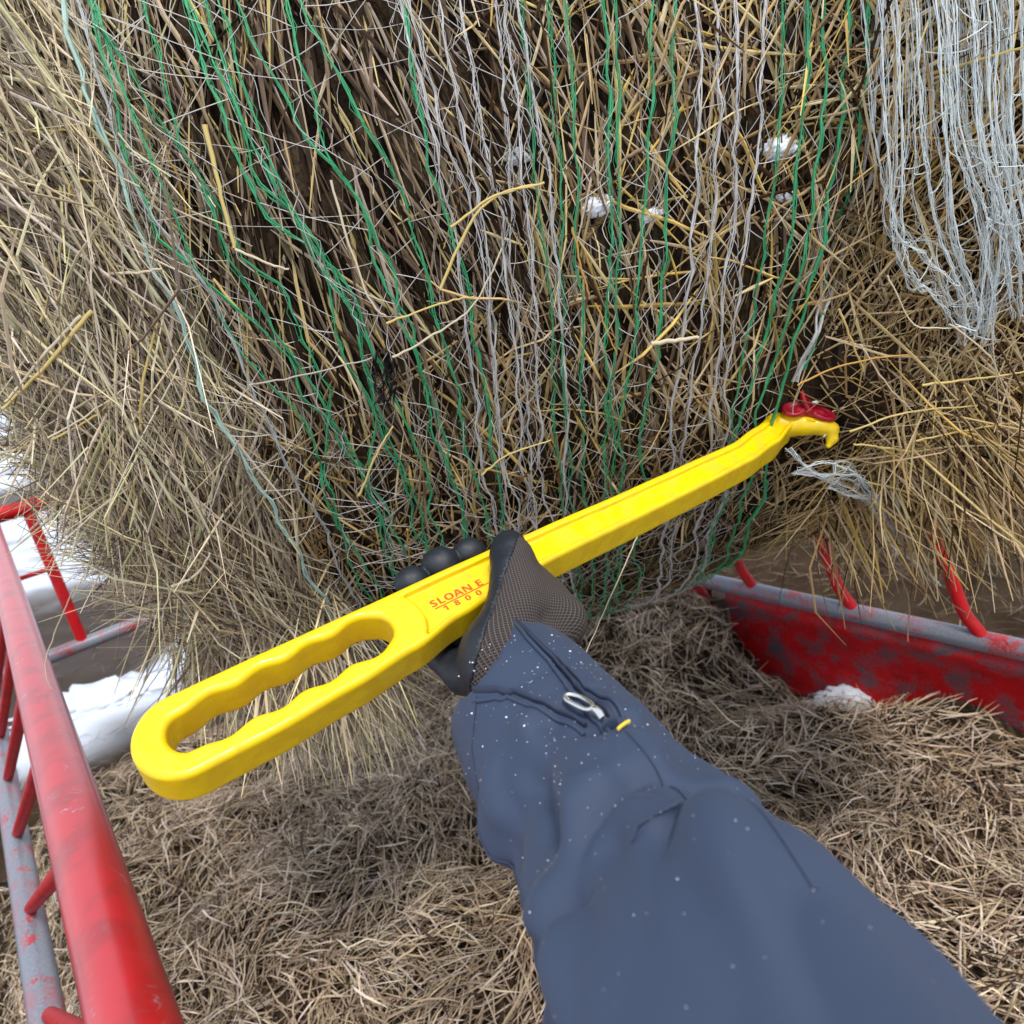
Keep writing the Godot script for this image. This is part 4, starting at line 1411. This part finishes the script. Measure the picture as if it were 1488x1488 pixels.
	stalk(bale, "pale", 2.0, [0.429, 1.283, -0.671, 0.489, 1.199, -0.728, 0.481, 1.144, -0.712, 0.474, 1.081, -0.694])
	stalk(bale, "straw", 2.0, [0.321, 1.305, -0.658, 0.357, 1.289, -0.667, 0.422, 1.236, -0.701, 0.539, 1.129, -0.793])
	stalk(bale, "pale", 1.8, [0.312, 1.401, -0.616, 0.342, 1.358, -0.632, 0.374, 1.325, -0.648])
	stalk(bale, "pale", 1.8, [0.324, 1.454, -0.589, 0.351, 1.410, -0.602, 0.392, 1.399, -0.606])
	stalk(bale, "straw", 2.0, [0.292, 1.434, -0.605, 0.306, 1.402, -0.615, 0.319, 1.376, -0.625])
	stalk(bale, "straw", 2.2, [0.367, 1.354, -0.623, 0.417, 1.349, -0.626, 0.460, 1.346, -0.627])
	stalk(bale, "straw", 2.0, [0.374, 1.298, -0.650, 0.419, 1.298, -0.650, 0.479, 1.294, -0.653])
	stalk(bale, "orange", 1.8, [0.256, 1.379, -0.613, 0.297, 1.388, -0.610, 0.350, 1.385, -0.611])
	stalk(bale, "straw", 2.0, [0.309, 1.323, -0.638, 0.360, 1.330, -0.635, 0.425, 1.321, -0.639])
	stalk(bale, "pale", 1.8, [0.381, 1.404, -0.604, 0.424, 1.366, -0.618, 0.462, 1.306, -0.646])
	stalk(bale, "straw", 1.8, [0.431, 1.164, -0.758, 0.419, 1.199, -0.728, 0.412, 1.228, -0.706])
	stalk(bale, "straw", 2.0, [0.406, 1.345, -0.627, 0.459, 1.278, -0.662, 0.504, 1.251, -0.678])
	stalk(bale, "pale", 1.8, [0.417, 1.397, -0.607, 0.438, 1.338, -0.631, 0.470, 1.260, -0.673])
	stalk(bale, "brown", 2.4, [0.434, 1.139, -0.782, 0.421, 1.103, -0.772, 0.423, 1.079, -0.765, 0.412, 1.033, -0.752])
	stalk(bale, "brown", 2.0, [0.461, 1.116, -0.807, 0.468, 1.082, -0.797, 0.481, 1.055, -0.789, 0.504, 1.032, -0.783])
	stalk(bale, "loose", 1.6, [0.448, 1.112, -0.811, 0.467, 1.089, -0.804, 0.481, 1.070, -0.799])
	stalk(bale, "pale", 1.8, [-0.320, 1.307, -0.657, -0.349, 1.273, -0.676, -0.378, 1.215, -0.716])
	stalk(bale, "pale", 1.8, [-0.320, 1.303, -0.660, -0.323, 1.243, -0.695, -0.350, 1.182, -0.742])
	stalk(bale, "pale", 3.0, [-0.320, 1.309, -0.656, -0.293, 1.316, -0.652, -0.270, 1.336, -0.642])
	stalk(bale, "grey", 1.8, [-0.204, 1.432, -0.605, -0.232, 1.401, -0.616, -0.259, 1.366, -0.629])
	stalk(bale, "brown", 2.4, [-0.027, 1.567, -0.609, -0.032, 1.577, -0.608, -0.033, 1.582, -0.607])
	stalk(bale, "brown", 3.0, [0.154, 1.582, -0.607, 0.137, 1.576, -0.608, 0.130, 1.568, -0.608])
	stalk(bale, "brown", 1.8, [0.215, 1.312, -0.688, 0.183, 1.280, -0.708, 0.167, 1.238, -0.736])
	stalk(bale, "pale", 1.6, [-0.000, 1.400, -0.637, 0.000, 1.338, -0.664, -0.005, 1.282, -0.694])
	stalk(bale, "straw", 1.8, [-0.020, 1.350, -0.658, 0.008, 1.365, -0.651, 0.047, 1.370, -0.649])
	stalk(bale, "straw", 1.8, [-0.066, 1.497, -0.609, -0.020, 1.503, -0.608, 0.007, 1.503, -0.608])
	stalk(bale, "pale", 2.0, [-0.079, 1.604, -0.596, -0.075, 1.525, -0.604, -0.065, 1.502, -0.608])
	stalk(bale, "grey", 1.6, [-0.186, 1.472, -0.615, -0.141, 1.471, -0.615, -0.084, 1.473, -0.615])
	stalk(bale, "pale", 1.9, [-0.582, 1.254, -0.949, -0.595, 1.220, -0.908, -0.610, 1.181, -0.876, -0.608, 1.143, -0.865, -0.602, 1.099, -0.852, -0.588, 1.046, -0.837])
	stalk(bale, "pale", 1.6, [0.118, 1.243, -0.706, 0.079, 1.208, -0.665, 0.036, 1.174, -0.614])
	# a purplish seed head and a dark dried weed among the straw
	for e in [[Vector3(-0.276, 1.381, -0.662), Vector3(-0.316, 1.278, -0.716), 70, Color(0.27, 0.19, 0.22), 0.011, "seed_head"], [Vector3(-0.075, 1.470, -0.634), Vector3(-0.083, 1.440, -0.640), 34, Color(0.018, 0.014, 0.016), 0.010, "dried_weed"]]:
		for i in e[2]:
			var f := rng.randf()
			var q: Vector3 = (e[0] as Vector3).lerp(e[1], f) + Vector3(rng.randfn(0, 1), rng.randfn(0, 1), rng.randfn(0, 1)) * e[4] * 0.4
			lay(q, (e[1] - e[0]).normalized() + Vector3(rng.randfn(0, 0.5), rng.randfn(0, 0.5), rng.randfn(0, 0.5)), Vector3(0, 0, 1), rng.randf_range(0.012, 0.026), 0.0009, 1.0, e[3] * rng.randf_range(0.6, 1.5))
		heap_done(e[5], bale)
	for e in [[Vector3(0.119, 1.551, -0.634), "snow clump caught in the net above the middle of the yellow cutter", 0.010], [Vector3(0.267, 1.565, -0.632), "snow clump caught in the net high above the red jaws", 0.011], [Vector3(0.062, 1.598, -0.629), "thin streak of snow among white net strands at the bale's middle", 0.008], [Vector3(0.160, 1.536, -0.636), "small snow clump beside two green strands right of the bale's middle", 0.007], [Vector3(0.271, 1.529, -0.637), "tiny snow clump just below the one high above the red jaws", 0.006], [Vector3(0.3045, 1.3435, -0.693), "bead of snow lying on the cutter's red jaws", 0.0024]]:
		snow_lump("snow_clump", e[1], e[0], Vector3(1.3, 0.8, 0.7) * e[2], int(e[2] * 9000), "snow clumps on the bale")
	loose_lace(bale)
	# tool, hand and sleeve
	var frame := build_cutter()
	build_person(frame)


func make_materials() -> void:
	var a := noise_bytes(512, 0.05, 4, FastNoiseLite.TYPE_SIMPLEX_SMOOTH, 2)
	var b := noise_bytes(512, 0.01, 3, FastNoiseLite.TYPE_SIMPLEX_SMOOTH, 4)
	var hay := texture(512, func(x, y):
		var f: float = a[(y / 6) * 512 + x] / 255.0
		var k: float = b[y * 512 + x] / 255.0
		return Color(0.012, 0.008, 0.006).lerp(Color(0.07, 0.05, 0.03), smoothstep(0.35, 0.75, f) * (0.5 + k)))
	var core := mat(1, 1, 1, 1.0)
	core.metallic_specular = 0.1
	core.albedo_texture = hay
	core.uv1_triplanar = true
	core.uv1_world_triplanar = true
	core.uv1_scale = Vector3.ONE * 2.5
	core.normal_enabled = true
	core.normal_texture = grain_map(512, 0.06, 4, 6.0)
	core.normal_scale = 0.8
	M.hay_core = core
	var bed := core.duplicate() as StandardMaterial3D
	bed.albedo_color = lin(1.0, 1.0, 1.0)
	M.bed_core = bed
	var straw := mat(1, 1, 1, 0.95)
	straw.vertex_color_use_as_albedo = true
	straw.metallic_specular = 0.12
	M.straw = straw
	for e in [["straw", 0.58, 0.44, 0.15], ["pale", 0.58, 0.49, 0.34], ["orange", 0.50, 0.27, 0.05], ["brown", 0.22, 0.14, 0.08], ["grey", 0.40, 0.35, 0.29]]:
		M["stalk_" + e[0]] = mat(e[1], e[2], e[3], 0.6)
	for e in [["green", 0.055, 0.39, 0.17], ["white", 0.62, 0.61, 0.59], ["pale", 0.46, 0.47, 0.46], ["mint", 0.42, 0.60, 0.52], ["loose", 0.72, 0.78, 0.77], ["lace", 0.55, 0.53, 0.50]]:
		var m := mat(e[1], e[2], e[3], 0.5)
		m.backlight_enabled = true
		m.backlight = lin(0.1, 0.1, 0.1)
		M["net_" + e[0]] = m
	M.red_rail = worn_paint(0.03, 0.20, 0.36)
	M.red_rail.normal_scale = 0.04
	M.red_rail.clearcoat_enabled = true
	M.red_rail.clearcoat = 0.45
	M.red_rail.clearcoat_roughness = 0.2
	M.red_bar = worn_paint(0.03, 0.15, 0.5)
	M.red_bar.metallic_specular = 0.3
	M.red_scraped = worn_paint(0.014, 0.66, 0.4, 0.72)
	M.red_sheet = worn_paint(0.014, 0.43, 0.6, 0.28)
	M.red_sheet.metallic_specular = 0.25
	M.rust = mat(0.09, 0.05, 0.035, 0.9)
	var snow := mat(0.58, 0.62, 0.70, 0.8)
	snow.normal_enabled = true
	snow.normal_texture = grain_map(512, 0.08, 4, 5.0, 8)
	snow.uv1_triplanar = true
	snow.uv1_world_triplanar = true
	snow.uv1_scale = Vector3.ONE * 4.0
	M.snow = snow
	M.fresh_snow = mat(0.84, 0.86, 0.9, 0.6)
	var ground := mat(1, 1, 1, 1.0)
	ground.metallic_specular = 0.1
	ground.vertex_color_use_as_albedo = true
	ground.normal_enabled = true
	ground.normal_texture = snow.normal_texture
	ground.uv1_triplanar = true
	ground.uv1_world_triplanar = true
	ground.uv1_scale = Vector3.ONE * 2.0
	M.ground = ground
	M.bark = mat(0.06, 0.045, 0.035, 0.9)
	var yellow := mat(0.85, 0.60, 0.003, 0.35)
	yellow.normal_enabled = true
	yellow.normal_texture = grain_map(256, 0.1, 3, 1.0, 41)
	yellow.normal_scale = 0.05
	yellow.uv1_triplanar = true
	yellow.uv1_scale = Vector3.ONE * 20.0
	var ya := noise_bytes(512, 0.015, 4, FastNoiseLite.TYPE_SIMPLEX_SMOOTH, 71)
	var yb := noise_bytes(512, 0.16, 2, FastNoiseLite.TYPE_SIMPLEX_SMOOTH, 73)
	yellow.albedo_color = Color.WHITE
	yellow.albedo_texture = texture(512, func(x, y):
		var f: float = ya[y * 512 + x] / 255.0
		var g: float = yb[y * 512 + x] / 255.0
		var c := Color(0.87, 0.61, 0.003).lerp(Color(0.80, 0.53, 0.006), smoothstep(0.4, 0.7, f))
		return c.lerp(Color(0.42, 0.27, 0.03), 0.55 * smoothstep(0.80, 0.9, g * 0.75 + f * 0.25)))
	yellow.uv1_scale = Vector3.ONE * 6.0
	yellow.roughness_texture = ImageTexture.create_from_image(Image.create_from_data(512, 512, false, Image.FORMAT_L8, ya))
	yellow.roughness = 0.75
	M.yellow = yellow
	M.red_plastic = mat(0.36, 0.004, 0.02, 0.35)
	M.steel = mat(0.7, 0.7, 0.68, 0.25)
	M.steel.metallic = 0.9
	M.print = mat(0.72, 0.07, 0.01, 0.5)
	var knit := mat(1, 1, 1, 0.85)
	knit.albedo_texture = texture(64, func(x, y):
		var gx := absf(fmod(x, 8.0) - 3.5) / 4.0
		var gy := absf(fmod(y, 8.0) - 3.5) / 4.0
		var line := maxf(smoothstep(0.62, 0.9, gx), smoothstep(0.62, 0.9, gy) * 0.8)
		return Color(0.018, 0.014, 0.014).lerp(Color(0.10, 0.078, 0.07), line))
	knit.normal_enabled = true
	var kb := PackedByteArray()
	for y in 64:
		for x in 64:
			kb.append(int(127 + 60 * cos(TAU * x / 8.0) + 60 * cos(TAU * y / 8.0)))
	var ki := Image.create_from_data(64, 64, false, Image.FORMAT_L8, kb)
	ki.convert(Image.FORMAT_RGBA8)
	ki.bump_map_to_normal_map(3.0)
	knit.normal_texture = ImageTexture.create_from_image(ki)
	knit.normal_scale = 0.7
	M.knit = knit
	var black := mat(0.010, 0.014, 0.021, 0.55)
	black.normal_enabled = true
	black.normal_texture = grain_map(256, 0.12, 3, 2.0, 51)
	black.normal_scale = 0.35
	black.uv1_triplanar = true
	black.uv1_scale = Vector3.ONE * 25.0
	M.glove_black = black
	var jacket := mat(0.026, 0.042, 0.083, 0.75)
	jacket.normal_enabled = true
	jacket.normal_texture = grain_map(512, 0.35, 2, 3.0, 61)
	jacket.normal_scale = 0.45
	jacket.uv1_triplanar = true
	jacket.uv1_scale = Vector3.ONE * 14.0
	jacket.rim_enabled = true
	jacket.rim = 0.2
	M.jacket = jacket
	M.zip = mat(0.018, 0.026, 0.055, 0.6)
	M.stitch = mat(0.03, 0.045, 0.085, 0.8)
	M.yellow_thread = mat(0.75, 0.55, 0.05, 0.6)
